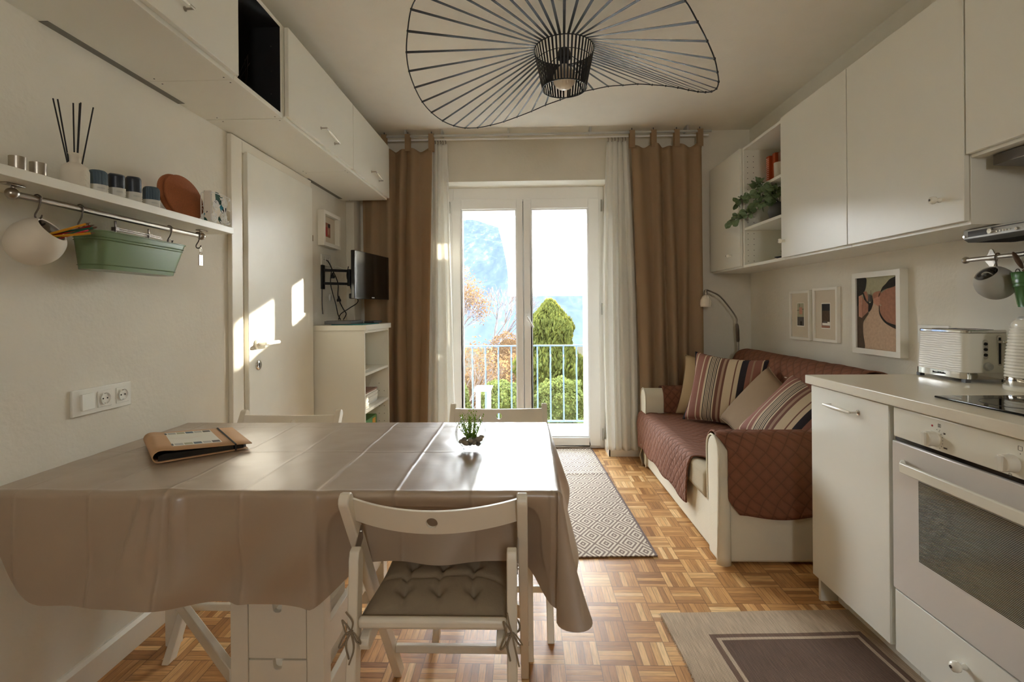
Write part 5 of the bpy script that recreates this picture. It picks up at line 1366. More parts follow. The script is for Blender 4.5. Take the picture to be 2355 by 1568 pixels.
# floor lamp behind the sofa
fl = thing('floor_lamp', 'slim steel reading lamp with white glass shade behind the sofa', 'lamp', (1.672, 4.02, 0))
MB().lathe([(.001, .02), (.11, .018), (.12, .006), (.12, 0)], (1.672, 3.99, .0), 32).build('base', 'steel', fl, smooth=True)
m = MB(); m.cyl((1.672, 4.00, .02), (1.672, 4.00, .93), .009, 14); m.build('pole', 'steel', fl, smooth=True)
m = MB(); m.tube([(1.672, 4.00, .93), (1.672, 4.00, .945), (1.665, 3.99, 1.02), (1.66, 3.985, 1.06), (1.658, 3.985, 1.075)], [.010, .013, .014, .012, .008], 14); m.build('joint_sleeve', 'darksteel', fl, smooth=True)
m = MB(); m.tube(cr([(1.658, 3.985, 1.07), (1.652, 3.98, 1.12), (1.60, 3.975, 1.20), (1.52, 3.96, 1.29), (1.455, 3.95, 1.325), (1.41, 3.94, 1.34)], 8), .006, 10); m.build('curved_arm', 'steel', fl, smooth=True)
m = MB(); m.lathe([(.004, .01), (.012, .0), (.014, -.03), (.012, -.035)], (1.402, 3.94, 1.335), 20); m.build('shade_cap', 'steel', fl, smooth=True)
m = MB(); m.lathe([(.012, -.03), (.028, -.045), (.041, -.075), (.044, -.105), (.040, -.125), (.038, -.123), (.041, -.104), (.038, -.077), (.025, -.05)], (1.402, 3.94, 1.335), 32); m.build('glass_shade', 'bulb', fl, smooth=True)
MB().sphere((1.402, 3.94, 1.24), .016, 14, 10).build('bulb', 'bulb', fl, smooth=True)
# ------------------------------------------------------------------ kitchen base units (fronts face -X)
CX = 1.17
def oriented(y0, y1, z0, z1, mat, name, par, x0=CX, t=.018, bevel=.0015): return B(x0, x0 + t, y0, y1, z0, z1).build(name, mat, par, bevel=bevel)
bc = thing('base_cabinet', 'white kitchen base cabinet with bow handle at the end of the counter', 'cabinet', (1.5, 1.87, 0))
m = MB(); m.box(CX + .02, XR - .002, 2.075, 2.093, .10, .884).box(CX + .02, XR - .002, 1.648, 1.666, .10, .884).box(CX + .02, XR - .002, 1.666, 2.075, .10, .118).box(XR - .02, XR - .014, 1.666, 2.075, .118, .884)
m.build('carcass', 'lam', bc, bevel=.001)
B(CX + .09, CX + .106, 1.648, 2.07, 0, .10).box(CX + .024, XR - .01, 2.076, 2.092, 0, .10).build('plinth', 'lam', bc, bevel=.001)
dr = B(CX, CX + .018, 1.652, 2.090, .106, .880).build('door', 'lam', bc, bevel=.0015)
# bow handle, grip towards -X
def bow_handle_neg(parent, y0, y1, z0, z1, x):
    p0, p1 = Vector((x - .030, y0, z0)), Vector((x - .030, y1, z1))
    h = MB(); h.cyl((x, y0, z0), p0, .0035, 10); ho = h.build('handle_post', 'chrome', parent, smooth=True)
    h = MB(); h.cyl((x, y1, z1), p1, .0035, 10); h.lathe([(.001, -.003), (.009, -.002), (.009, 0)], (x, y1, z1), 16, 'X'); h.build('handle_post', 'chrome', parent, smooth=True)
    g = MB(); n = 11; g.tube([p0.lerp(p1, i / (n - 1)) for i in range(n)], [.0045 + .0038 * max(0, math.sin(PI * i / (n - 1))) for i in range(n)], 12); go = g.build('handle_grip', 'porc', parent, smooth=True); go['label'] = 'cream porcelain handle grip'
bow_handle_neg(dr, 1.958, 1.80, .826, .826, CX)
# oven housing
oh = thing('built_in_oven', 'white built-in oven with striped glass door under the hob', 'oven', (1.5, 1.33, .31))
m = MB(); m.box(CX + .02, XR - .03, 1.035, 1.630, .305, .882); m.build('oven_body', 'grey', oh)
cp = B(CX - .002, CX + .02, 1.035, 1.628, .788, .881).build('control_panel', 'ovenpanel', oh, bevel=.003)
B(CX + .004, CX + .02, 1.035, 1.628, .776, .788).build('vent_gap', 'blackgloss', oh)
od = B(CX - .006, CX + .018, 1.035, 1.629, .307, .775).build('oven_door', 'oven', oh, bevel=.003)
B(CX - .0075, CX - .006, 1.145, 1.521, .44, .680).build('oven_window', 'ovenwin', od)
m = MB(); m.prism([(1.105, CX - .006), (1.125, CX - .034), (1.53, CX - .034), (1.575, CX - .006), (1.575, CX - .020), (1.545, CX - .046), (1.11, CX - .046), (1.09, CX - .014)], 'Z', .698, .728)
for vtx in m.bm.verts: vtx.co = Vector((vtx.co.y, vtx.co.x, vtx.co.z))
m.build('door_handle', 'ovenpanel', od, bevel=.003)
for y in (1.469, 1.238):
    m = MB(); m.lathe([(.001, -.026), (.0185, -.026), (.0205, -.024), (.021, -.002), (.022, 0)], (CX - .002, y, .820), 36, 'X'); kb = m.build('control_knob', 'kwhite', cp, smooth=True, autos=40)
    m = MB(); m.prism([(-.0045, -.0185), (.0045, -.0185), (.006, .0185), (-.006, .0185)], 'X', -.006, 0); 
    for vtx in m.bm.verts: vtx.co = Vector((CX - .0275 + vtx.co.x, y + vtx.co.y, .820 + vtx.co.z))
    m.build('grip_ridge', 'kwhite', kb, bevel=.001)
m = MB()
def dotc(y, z, r=.0011): m.lathe([(.0001, -.0004), (r, -.0004), (r, 0)], (CX - .002, y, z), 8, 'X')
for k in range(8):
    a = R(100 + 20 * k + 10); dotc(1.469 - .030 * math.sin(R(20 + 17 * k)), .820 + .030 * math.cos(R(20 + 17 * k)))
def frame_sq(y, z, s, r=.0005): m.tube([(CX - .0022, y - s, z - s), (CX - .0022, y + s, z - s), (CX - .0022, y + s, z + s), (CX - .0022, y - s, z + s)], r, 4, closed=True)
frame_sq(1.450, .861, .0045); frame_sq(1.218, .861, .0050); frame_sq(1.243, .790, .0035)
m.box(CX - .0026, CX - .0021, 1.4495, 1.4505, .858, .864).box(CX - .0026, CX - .0021, 1.448, 1.452, .8575, .8585).box(CX - .0026, CX - .0021, 1.448, 1.452, .8635, .8645)
dotc(1.449, .848); dotc(1.218, .848); m.build('printed_symbols', 'inkdk', cp)
MB().lathe([(.0001, -.0015), (.0028, -.001), (.003, 0)], (CX - .002, 1.475, .856), 14, 'X').build('pilot_light', 'red', cp, smooth=True)
lettering('50', .007, 'inkdk', cp, Matrix.Translation((CX - .0022, 1.433, .842)) @ Matrix(((0, 0, 1, 0), (-1, 0, 0, 0), (0, 1, 0, 0), (0, 0, 0, 1))))
lettering('MAX', .006, 'inkdk', cp, Matrix.Translation((CX - .0022, 1.430, .802)) @ Matrix(((0, 0, 1, 0), (-1, 0, 0, 0), (0, 1, 0, 0), (0, 0, 0, 1))))
# drawer under oven
dc = thing('oven_drawer_unit', 'white drawer with a round knob below the oven', 'drawer', (1.5, 1.33, 0))
dw = B(CX, CX + .018, 1.035, 1.629, .106, .300).build('drawer_front', 'lam', dc, bevel=.0015)
B(CX + .02, XR - .03, 1.035, 1.63, .11, .303).build('drawer_box', 'lam_in', dc)
B(CX + .09, CX + .106, .62, 1.646, 0, .10).build('plinth', 'lam', dc)
def knob(parent, p, d=-1, r=.0145):
    m = MB(); x, y, z = p
    m.lathe([(.008, 0), (.0085, d * .004), (.006, d * .010), (.0075, d * .014), (r * .92, d * .019), (r, d * .026), (r * .9, d * .033), (r * .5, d * .0375), (.001, d * .0385)], (x, y, z), 28, 'X')
    k = m.build('knob', 'porc', parent, smooth=True, autos=80)
    MB().lathe([(.0042, d * .0375), (.0040, d * .0395), (.001, d * .040)], (x, y, z), 14, 'X').build('knob_screw', 'darksteel', k, smooth=True)
knob(dw, (CX, 1.375, .232))
# next unit (mostly outside the frame)
nc = thing('base_cabinet', 'white kitchen base cabinet nearest the camera beside the oven', 'cabinet', (1.5, .83, 0))
B(CX, CX + .018, .632, 1.028, .106, .880).build('door', 'lam', nc, bevel=.0015); B(CX + .02, XR - .02, .63, 1.03, .10, .884).build('carcass', 'lam', nc)
wt = tag(B(CX - .018, XR - .001, .62, 2.104, .886, .921).build('worktop', 'counter', bevel=.003), 'cream laminate worktop over the oven and base cabinets', 'worktop')
WZ = .9215
hb = thing('glass_hob', 'black glass hob set in the cream worktop', 'hob', (1.5, 1.28, WZ))
m = B(1.243, 1.76, 1.0, 1.562, WZ, WZ + .006); m.build('glass_top', 'hob', hb, bevel=.002)
m = MB()
for cx, cy, r in ((1.37, 1.42, .09), (1.62, 1.42, .075), (1.37, 1.15, .075), (1.62, 1.15, .09)): m.tube([(cx + r * math.cos(2 * PI * k / 40), cy + r * math.sin(2 * PI * k / 40), WZ + .0062) for k in range(40)], .0006, 4, closed=True)
m.build('zone_markings', 'grey', hb)
# ------------------------------------------------------------------ toaster
ts = thing('toaster', 'cream ribbed two-slot toaster with chrome base band on the worktop', 'toaster', (1.668, 1.96, WZ))
tx0, tx1, ty0, ty1 = 1.585, 1.752, 1.852, 2.085
def rrect(x0, x1, y0, y1, r, n=8):
    pts = []
    for cx, cy, s in ((x1 - r, y0 + r, -90), (x1 - r, y1 - r, 0), (x0 + r, y1 - r, 90), (x0 + r, y0 + r, 180)):
        for q in range(n + 1): a = R(s + 90 * q / n); pts.append((cx + r * math.cos(a), cy + r * math.sin(a)))
    return pts
m = MB(); rings = []; NZ = 110
for i in range(NZ + 1):
    k = i / NZ; z = WZ + .036 + k * .142; g = -.006 * k - .004 * max(0, k - .93) / .07
    base = rrect(tx0 - g, tx1 + g, ty0 - g, ty1 + g, .022, 10); ring = []
    for (x, y) in base:
        # ripples on the long sides only
        side = min(1, max(0, (y - ty0 - .02) / .01)) * min(1, max(0, (ty1 - y - .02) / .01))
        w = .0016 * math.sin(z * 2 * PI / .0095 + 1.4 * math.sin(y * 38)) * side * (1 if x < 1.66 else -1)
        ring.append(m.v((x + w, y, z)))
    rings.append(ring)
# long sides need more columns: rebuild with dense sampling
m = MB(); rings = []
def side_pts(g):
    pts = rrect(tx0 - g, tx1 + g, ty0 - g, ty1 + g, .022, 8); out = []
    for a, b in zip(pts, pts[1:] + pts[:1]):
        L = math.hypot(b[0] - a[0], b[1] - a[1]); n = max(1, int(L / .006))
        for q in range(n): out.append((a[0] + (b[0] - a[0]) * q / n, a[1] + (b[1] - a[1]) * q / n))
    return out
N0 = len(side_pts(0))
for i in range(NZ + 1):
    k = i / NZ; z = WZ + .036 + k * .142; g = -.006 * k
    pts = side_pts(0); ring = []
    for (x, y) in pts:
        cx, cy = (tx0 + tx1) / 2, (ty0 + ty1) / 2; f = 1 + g / .09
        x, y = cx + (x - cx) * f, cy + (y - cy) * (1 + g / .13)
        s = min(1, max(0, (y - ty0 - .018) / .012)) * min(1, max(0, (ty1 - y - .018) / .012))
        w = .0013 * math.sin(z * 2 * PI / .0086 + .7 * math.sin(y * 60 + z * 90) + .5 * math.sin(y * 133 + z * 50)) * s * (-1 if x < cx else 1)
        ring.append(m.v((x + w, y, z)))
    rings.append(ring)
for A, Bq in zip(rings, rings[1:]):
    for k in range(N0): m.f([A[k], A[(k + 1) % N0], Bq[(k + 1) % N0], Bq[k]])
m.f(rings[-1]); m.f(rings[0][::-1]); sh = m.build('ribbed_shell', 'kwhite', ts, smooth=True, autos=50)
m = MB(); m.prism(rrect(tx0 - .002, tx1 + .002, ty0 - .002, ty1 + .002, .024), 'Z', WZ + .012, WZ + .036); bb = m.build('chrome_band', 'chrome', ts, bevel=.001)
lettering('Russell Hobbs', .0105, 'inkdk', bb, Matrix.Translation((tx0 - .0028, 1.965, WZ + .024)) @ Matrix(((0, 0, -1, 0), (-1, 0, 0, 0), (0, 1, 0, 0), (0, 0, 0, 1))))
m = MB(); m.prism(rrect(tx0 + .005, tx1 - .005, ty0 + .005, ty1 - .005, .02), 'Z', WZ + .178, WZ + .190); m.build('top_plate', 'chrome', ts, bevel=.003)
for x in (1.625, 1.690): B(x, x + .028, ty0 + .035, ty1 - .035, WZ + .1895, WZ + .1905).build('slot', 'darkin', ts)
for x, y in ((tx0 + .012, ty0 + .012), (tx1 - .012, ty0 + .012), (tx0 + .012, ty1 - .012), (tx1 - .012, ty1 - .012)): B(x - .009, x + .009, y - .009, y + .009, WZ, WZ + .012).build('foot', 'grey', ts)
ye = ty0 + .0015
m = MB(); m.prism(rrect(1.650, 1.667, WZ + .085, WZ + .155, .008), 'Y', ye - .0005, ye + .004); bp = m.build('button_panel', 'chrome', ts, bevel=.0005)
for z in (.100, .120, .140): MB().lathe([(.001, -.003), (.0055, -.0025), (.006, .001)], (1.6585, ye - .0005, WZ + z), 16, 'Y').build('button', 'blackgloss', bp, smooth=True)
m = MB(); m.prism(rrect(1.700, 1.716, WZ + .060, WZ + .170, .007), 'Y', ye - .0006, ye + .004); m.build('lever_frame', 'chrome', ts, bevel=.0005)
B(1.7045, 1.7115, ye - .0012, ye + .003, WZ + .067, WZ + .163).build('lever_slot', 'darkin', ts)
m = B(1.698, 1.722, ye - .026, ye - .001, WZ + .143, WZ + .153); m.build('lever', 'chrome', ts, bevel=.003)
m = MB(); m.lathe([(.001, -.012), (.0115, -.012), (.012, -.010), (.0125, -.002), (.0165, -.001), (.0165, .003)], (1.665, ye, WZ + .058), 28, 'Y'); m.build('browning_dial', 'silver', ts, smooth=True, autos=40)
# ------------------------------------------------------------------ kettle
kt_ = thing('kettle', 'cream ribbed electric kettle at the right edge beside the toaster', 'kettle', (1.660, 1.668, WZ))
KC = (1.660, 1.668, WZ)
MB().lathe([(.001, 0), (.083, 0), (.085, .004), (.085, .014), (.080, .018), (.001, .018)], KC, 48).build('base_ring', 'kwhite', kt_, smooth=True, autos=40)
cb = MB().lathe([(.0815, .018), (.083, .020), (.0825, .043), (.081, .045)], KC, 64).build('chrome_band', 'chrome', kt_, smooth=True, autos=40)
pr = []
for i in range(150):
    k = i / 149; z = .045 + k * .165; r = .081 - .015 * k ** 1.8; pr.append((r + .0013 * math.sin(z * 2 * PI / .0105), z))
pr += [(.062, .222), (.052, .232), (.001, .236)]
MB().lathe(pr, KC, 64).build('ribbed_body', 'kwhite', kt_, smooth=True, autos=60)
MB().lathe([(.050, .2325), (.049, .238), (.044, .241), (.001, .243)], KC, 40).build('lid', 'silver', kt_, smooth=True)
m = MB(); m.tube(cr([(KC[0] + .03, KC[1] - .05, WZ + .235), (KC[0] + .06, KC[1] - .09, WZ + .225), (KC[0] + .08, KC[1] - .12, WZ + .15), (KC[0] + .06, KC[1] - .09, WZ + .05)], 6), .011, 10); m.build('handle', 'kwhite', kt_, smooth=True)
def kb_(x, y, z):
    r = .0833; a = x / r; return (0, 0, 0)
me = text_mesh('Russell Hobbs', .0125)
a0 = math.atan2(-1.0, -.52)
for vtx in me.vertices:
    x, y, z = vtx.co; an = a0 + x / .0833; rr = .0831 + max(0, z) * .5; vtx.co = Vector((rr * math.cos(an), rr * math.sin(an), .0315 + y))
me.materials.clear(); me.materials.append(M['inkdk']); lo = bpy.data.objects.new('lettering', me); col.objects.link(lo); lo.parent = cb
# ------------------------------------------------------------------ wall outlet behind the toaster
ol = thing('wall_socket', 'white double wall outlet partly hidden behind the toaster', 'socket', (XR, 2.28, 1.07))
B(XR - .010, XR, 2.195, 2.366, 1.032, 1.115).build('plate', 'socket', ol, bevel=.002)
for y in (2.24, 2.32):
    MB().lathe([(.001, -.0005), (.019, -.0005), (.020, -.003), (.021, 0)], (XR - .010, y, 1.073), 24, 'X').build('socket_well', 'socket', ol, smooth=True)
# ------------------------------------------------------------------ right rail
RX2 = 1.752
rr_ = thing('utensil_rail', 'brushed steel utensil rail on the right wall above the kettle', 'rail', (RX2, 1.6, 1.38))
MB().cyl((RX2, 2.035, 1.381), (RX2, 1.10, 1.381), .0085, 18).build('tube', 'steel', rr_, smooth=True)
MB().sphere((RX2, 2.040, 1.381), .014, 16, 10).build('end_knob', 'steel', rr_, smooth=True)
m = MB(); m.cyl((RX2, 2.0, 1.381), (XR - .006, 2.0, 1.381), .006, 12)
m.prism([(2.0 + .022 * math.cos(a) * (1 + .18 * math.cos(4 * a)), 1.381 + .036 * math.sin(a) * (1 + .10 * math.cos(4 * a))) for a in [2 * PI * k / 40 for k in range(40)]], 'X', XR - .007, XR - .001)
m.build('bracket', 'steel', rr_, bevel=.001)
def rhook(y, z1, lb):
    pts = [(RX2 + .010, y, 1.378), (RX2 + .004, y, 1.3925), (RX2 - .006, y, 1.392), (RX2 - .0115, y, 1.38), (RX2 - .008, y, 1.365), (RX2 - .004, y, z1 + .015), (RX2 - .006, y, z1), (RX2 - .013, y, z1 - .002), (RX2 - .018, y, z1 + .006)]
    tag(MB().tube(cr(pts, 5), .0024, 8).build('s_hook', 'darksteel', smooth=True), lb, 'hook', 'hooks on the right rail')
rhook(1.905, 1.325, 'steel hook holding the grey tilted pot'); rhook(1.765, 1.325, 'steel hook holding the green bucket')
tilted_pot('hanging_pot', (RX2 - .020, 1.895, 1.283), .060, R(188), R(45), 'potg', 'grey tilted stoneware pot hanging from the right rail', 'pot')
m = MB(); m.tube([(RX2 - .035 + .018 * math.cos(a), 1.91 + .014 * math.sin(a * 1), 1.318 + .006 * math.sin(2 * a)) for a in [2 * PI * k / 24 for k in range(24)]], .002, 6, closed=True)
tag(m.build('cable_coil', 'cable_w', smooth=True), 'white cable coiled in the grey hanging pot', 'cable')
gbk = thing('bucket', 'small green metal bucket hanging from the right rail', 'bucket', (1.742, 1.762, 1.194))
m = MB(); bc0 = (1.742, 1.762, 1.194)
m.lathe([(.001, .002), (.040, .002), (.041, 0), (.042, .004), (.0425, .008), (.0435, .010), (.052, .070), (.0545, .072), (.0545, .075), (.053, .077), (.0535, .082), (.056, .084), (.056, .087), (.055, .089), (.0585, .116), (.062, .119), (.060, .121), (.0575, .117), (.0415, .01), (.001, .006)], bc0, 48)
m.build('bucket_body', 'greenbucket', gbk, smooth=True, autos=50)
MB().tube([(1.742 + .008 * math.cos(2 * PI * k / 12) - .01, 1.81, 1.318 + .010 * math.sin(2 * PI * k / 12)) for k in range(12)], .0016, 6, closed=True).build('ring_handle', 'darksteel', gbk, smooth=True)
sp_ = thing('wooden_spoon', 'dark wooden spoon standing in the green bucket', 'spoon', (1.75, 1.76, 1.21))
m = MB(); m.tube([(1.757, 1.752, 1.215), (1.733, 1.79, 1.325)], [.005, .0055], 10); m.build('spoon_handle', 'wood', sp_, smooth=True)
m = MB(); m.M = Matrix.Translation((1.725, 1.802, 1.358)) @ (Vector((-.024, .038, .110)).normalized().to_track_quat('Z', 'X').to_matrix().to_4x4()); m.sphere((0, 0, 0), .021, 20, 12, (.35, .9, 1.6)); m.build('spoon_bowl', 'wood', sp_, smooth=True)
tag(MB().tube(cr([(1.70, 1.62, 1.44), (1.712, 1.635, 1.40), (1.735, 1.64, 1.35), (1.75, 1.665, 1.32), (1.758, 1.69, 1.33), (1.77, 1.70, 1.36)], 6), .003, 8).build('radio_cable', 'silver', smooth=True), 'grey cable hanging from the radio behind the bucket', 'cable')
# ------------------------------------------------------------------ right wall cabinets
WX, WB, WT2 = 1.49, 1.476, 2.305
def rcab(name, y0, y1, label, z0=WB, doors=(), knobs=(), back=True):
    t = thing(name, label, 'cabinet', (XR, (y0 + y1) / 2, z0)); th = .018; xf = WX + .02
    c = MB(); e = .001
    c.box(xf, XR - e, y0, y1, z0, z0 + th).box(xf, XR - e, y0, y1, WT2 - th, WT2).box(xf, XR - e, y0, y0 + th, z0 + th, WT2 - th).box(xf, XR - e, y1 - th, y1, z0 + th, WT2 - th).box(XR - .012, XR - .006, y0 + th, y1 - th, z0 + th, WT2 - th)
    c.build('carcass', 'lam', t, bevel=.001)
    for i, (a, b) in enumerate(doors):
        d = B(WX, WX + .018, a, b, z0 + .012, WT2 - .001).build('door', 'lam', t, bevel=.0015)
        if i < len(knobs) and knobs[i]: knob(d, knobs[i], -1, .0135)
    return t
rcab('wall_cabinet', 3.512, 4.082, 'white wall cabinet nearest the right tan curtain', doors=[(3.5165, 4.078)], knobs=[(WX, 3.665, 1.575)])
t = rcab('open_shelf_cabinet', 2.958, 3.510, 'open white wall cabinet holding books, vase and plant')
B(1.60 - .06, XR - .013, 2.977, 3.491, 1.985, 2.003).build('shelf', 'lam', t, bevel=.001)
B(1.60 - .088, XR - .013, 2.977, 3.491, 1.732, 1.750).build('shelf', 'lam', t, bevel=.001)
m = MB()
for i in range(20):
    for x in (WX + .045, WX + .085): m.cyl((x, 3.4915, 1.52 + i * .038), (x, 3.4922, 1.52 + i * .038), .0028, 8)
m.build('peg_holes', 'hole', t)
tb2 = rcab('wall_cabinet', 2.358, 2.956, 'white wall cabinet with knob to the right of the open shelves', doors=[(2.361, 2.956)], knobs=[(WX, 2.918, 1.582)])
rcab('wall_cabinet', 1.736, 2.356, 'wide white wall cabinet with knob above the toaster', doors=[(1.740, 2.356)], knobs=[(WX, 1.838, 1.580)])
rcab('wall_cabinet', 1.13, 1.734, 'short white wall cabinet above the extractor hood', z0=1.70, doors=[(1.132, 1.732)])
hd = thing('extractor_hood', 'dark steel extractor hood under the short wall cabinet', 'hood', (1.66, 1.43, 1.655))
m = MB(); m.prism([(1.545, 1.662), (1.80, 1.650), (1.80, 1.697), (1.545, 1.697)], 'Y', 1.15, 1.695); m.build('hood_body', 'darksteel', hd, bevel=.002)
B(1.60, 1.78, 1.2, 1.64, 1.650, 1.655).build('filter_grille', 'grey', hd)
rdo = thing('radio', 'silver radio mounted under the wall cabinets above the rail', 'radio', (1.66, 1.74, 1.43))
m = MB(); m.prism([(1.600, 1.440), (1.615, 1.430), (1.78, 1.430), (1.78, 1.4745), (1.600, 1.4745)], 'Y', 1.60, 1.872); m.build('case', 'grey', rdo, bevel=.002)
m = B(1.597, 1.600, 1.603, 1.869, 1.441, 1.4735); fp = m.build('front_panel', 'silver', rdo, bevel=.001)
B(1.5962, 1.597, 1.775, 1.850, 1.447, 1.467).build('display_window', 'grey', fp)
B(1.5962, 1.597, 1.63, 1.76, 1.4655, 1.4680).build('tuning_scale', 'ink', fp)
MB().lathe([(.001, -.010), (.0085, -.010), (.009, -.008), (.009, 0)], (1.597, 1.758, 1.456), 20, 'X').build('tuning_knob', 'chrome', fp, smooth=True, autos=40)
for k in range(5): MB().lathe([(.001, -.003), (.0028, -.003), (.003, 0)], (1.597, 1.738 - .011 * k, 1.452), 12, 'X').build('push_button', 'chrome', fp, smooth=True)
for y in (1.862, 1.668, 1.635): MB().lathe([(.001, -.006), (.0045, -.006), (.005, 0)], (1.597, y, 1.450), 14, 'X').build('small_knob', 'chrome', fp, smooth=True)
m = MB()
for k in range(30): m.box(1.64, 1.76, 1.615 + k * .0085, 1.6185 + k * .0085, 1.4293, 1.430)
m.build('speaker_slots', 'inkdk', rdo)
# ------------------------------------------------------------------ things on the open shelves
def book(y0, y1, x0, z0, h, mat, lb, name='book', spiral=False, txt=None):
    t = thing(name, lb, 'book', ((x0 + 1.79) / 2, (y0 + y1) / 2, z0))
    B(x0 + .003, 1.785, y0 + .003, y1 - .003, z0 + .002, z0 + h - .004).build('pages', 'paper', t)
    m = MB(); m.box(x0, 1.788, y0, y0 + .002, z0, z0 + h).box(x0, 1.788, y1 - .002, y1, z0, z0 + h).box(x0, x0 + .002, y0 + .002, y1 - .002, z0, z0 + h); co = m.build('cover', mat, t, bevel=.0005)
    if spiral:
        m = MB()
        for k in range(15): zz = z0 + .012 + k * (h - .03) / 14; m.tube([(x0 + .006 * math.cos(a), (y0 + y1) / 2 + .012 * math.sin(a), zz) for a in [2 * PI * q / 10 for q in range(10)]], .0013, 5, closed=True)
        m.build('spiral_binding', 'outwhite', t)
    if txt: lettering(txt, .034, 'inkdk', co, Matrix.Translation((x0 - .0008, (y0 + y1) / 2 - .0, z0 + h * .62)) @ Matrix(((0, 0, -1, 0), (-1, 0, 0, 0), (0, 1, 0, 0), (0, 0, 0, 1))))
    return t
book(3.405, 3.445, 1.640, 2.004, .215, 'orange', 'orange spiral-bound cookbook on the top open shelf', spiral=True)
book(3.366, 3.402, 1.66, 2.004, .225, 'orange', 'orange hardback partly behind the spiral-bound cookbook')
bk = thing('book', 'brown cover of a cookbook facing the room on the top open shelf', 'book', (1.69, 3.27, 2.004))
B(1.682, 1.700, 3.18, 3.358, 2.006, 2.22).build('pages', 'paper', bk); co = B(1.678, 1.682, 3.178, 3.36, 2.004, 2.223).build('cover', 'brownbook', bk, bevel=.0005)
lettering('KA', .050, 'inkdk', co, Matrix.Translation((1.6774, 3.29, 2.145)) @ Matrix(((0, 0, -1, 0), (-1, 0, 0, 0), (0, 1, 0, 0), (0, 0, 0, 1))))
tag(MB().lathe([(.001, .002), (.030, .002), (.032, 0), (.034, .095), (.033, .096), (.030, .006), (.001, .006)], (1.585, 3.155, 2.0035), 30).build('white_cup', 'potw', smooth=True, autos=50), 'white cylindrical cup in front of the cookbooks', 'cup')
vs = thing('eucalyptus_vase', 'round dark grey vase with drooping eucalyptus on the middle open shelf', 'vase', (1.615, 3.225, 1.751))
MB().lathe([(.001, 0), (.03, 0), (.056, .020), (.068, .058), (.058, .095), (.032, .115), (.018, .118), (.015, .112), (.001, .1)], (1.615, 3.225, 1.751), 40).build('vase_body', 'vase', vs, smooth=True)
rg = random.Random(21); lm = MB(); stm = MB()
brs = [[(1.615, 3.225, 1.86), (1.58, 3.22, 1.93), (1.54, 3.30, 2.00), (1.53, 3.36, 2.03)], [(1.615, 3.225, 1.86), (1.56, 3.22, 1.91), (1.52, 3.33, 1.93), (1.49, 3.46, 1.95), (1.47, 3.52, 1.93)],
       [(1.615, 3.225, 1.86), (1.56, 3.20, 1.89), (1.51, 3.32, 1.87), (1.47, 3.46, 1.83), (1.44, 3.57, 1.80)], [(1.615, 3.225, 1.86), (1.56, 3.22, 1.87), (1.50, 3.36, 1.83), (1.46, 3.48, 1.80)], [(1.615, 3.225, 1.86), (1.58, 3.16, 1.93), (1.54, 3.20, 1.97)],
       [(1.615, 3.225, 1.86), (1.55, 3.20, 1.93), (1.50, 3.28, 1.96)]]
def leaf(p, d, s, wd):
    d = d.normalized(); u = d.cross(Vector((rg.uniform(-1, 1), rg.uniform(-1, 1), rg.uniform(-.5, 1)))).normalized() * s * wd; n_ = d.cross(u).normalized() * s * .12
    prof_ = [(0, 0), (.14, .55), (.34, .92), (.56, 1.0), (.78, .75), (1.0, 0)]
    pts = [p + d * s * t_ + u * w_ + n_ * w_ for t_, w_ in prof_] + [p + d * s * t_ - u * w_ + n_ * w_ for t_, w_ in prof_[-2:0:-1]]; c = lm.v(p + d * s * .5)
    v = [lm.v(q) for q in pts]
    for a, b in zip(v, v[1:] + v[:1]): lm.f([c, a, b])
for bi, bp_ in enumerate(brs):
    P = cr(bp_, 7); stm.tube(P, .0014, 5)
    for i in range(4, len(P) - 1, 2):
        d = (P[i + 1] - P[i]).normalized()
        for s in (-1, 1, 0):
            off = Vector((rg.uniform(-1, .6), rg.uniform(-.8, 1), rg.uniform(-1, 1))); leaf(P[i], (d * .6 + off * .8), rg.uniform(.034, .056), .42)
    leaf(P[-1], (P[-1] - P[-2]) + Vector((0, 0, -.01)), .055, .4)
    if bi in (1, 2):
        for i in range(8, len(P)):
            for q in range(6): an = rg.uniform(0, 6.28); stm.tube([P[i], P[i] + Vector((math.cos(an), .6, math.sin(an))).normalized() * .014], .0009, 3)
stm.build('stems', 'bark', vs, smooth=True); lm.build('leaves', 'leafg', vs, smooth=False)
tag(MB().lathe([(.001, .003), (.026, .003), (.028, 0), (.033, .16), (.0322, .1605), (.027, .004), (.001, .005)], (1.735, 3.40, 1.751), 28).build('drinking_glass', 'bowl', smooth=True, autos=50), 'clear drinking glass behind the grey vase', 'glass')
dt = thing('tealight_tree', 'small gilded table tree on a dark tray on the lowest open shelf', 'ornament', (1.60, 3.13, 1.4955))
MB().lathe([(.001, .0), (.03, .0), (.05, .012), (.058, .014), (.058, .018), (.001, .016)], (1.60, 3.13, 1.4955), 30).build('tray', 'black', dt, smooth=True, autos=50)
m = MB(); rg = random.Random(3)
for k in range(120):
    q = rg.random(); a = rg.uniform(0, 6.28); r = .03 * (1 - q) + .003; p = Vector((1.60 + r * math.cos(a), 3.13 + r * math.sin(a), 1.514 + q * .12)); d = Vector((math.cos(a), math.sin(a), .4)) * .008; s = Vector((-math.sin(a), math.cos(a), 0)) * .004
    m.f([m.v(p - d), m.v(p + s), m.v(p + d), m.v(p - s)])
m.build('gilded_leaves', 'leafg', dt)
MB().cyl((1.60, 3.13, 1.512), (1.60, 3.13, 1.63), .003, 8, .001).build('stem', 'bark', dt)
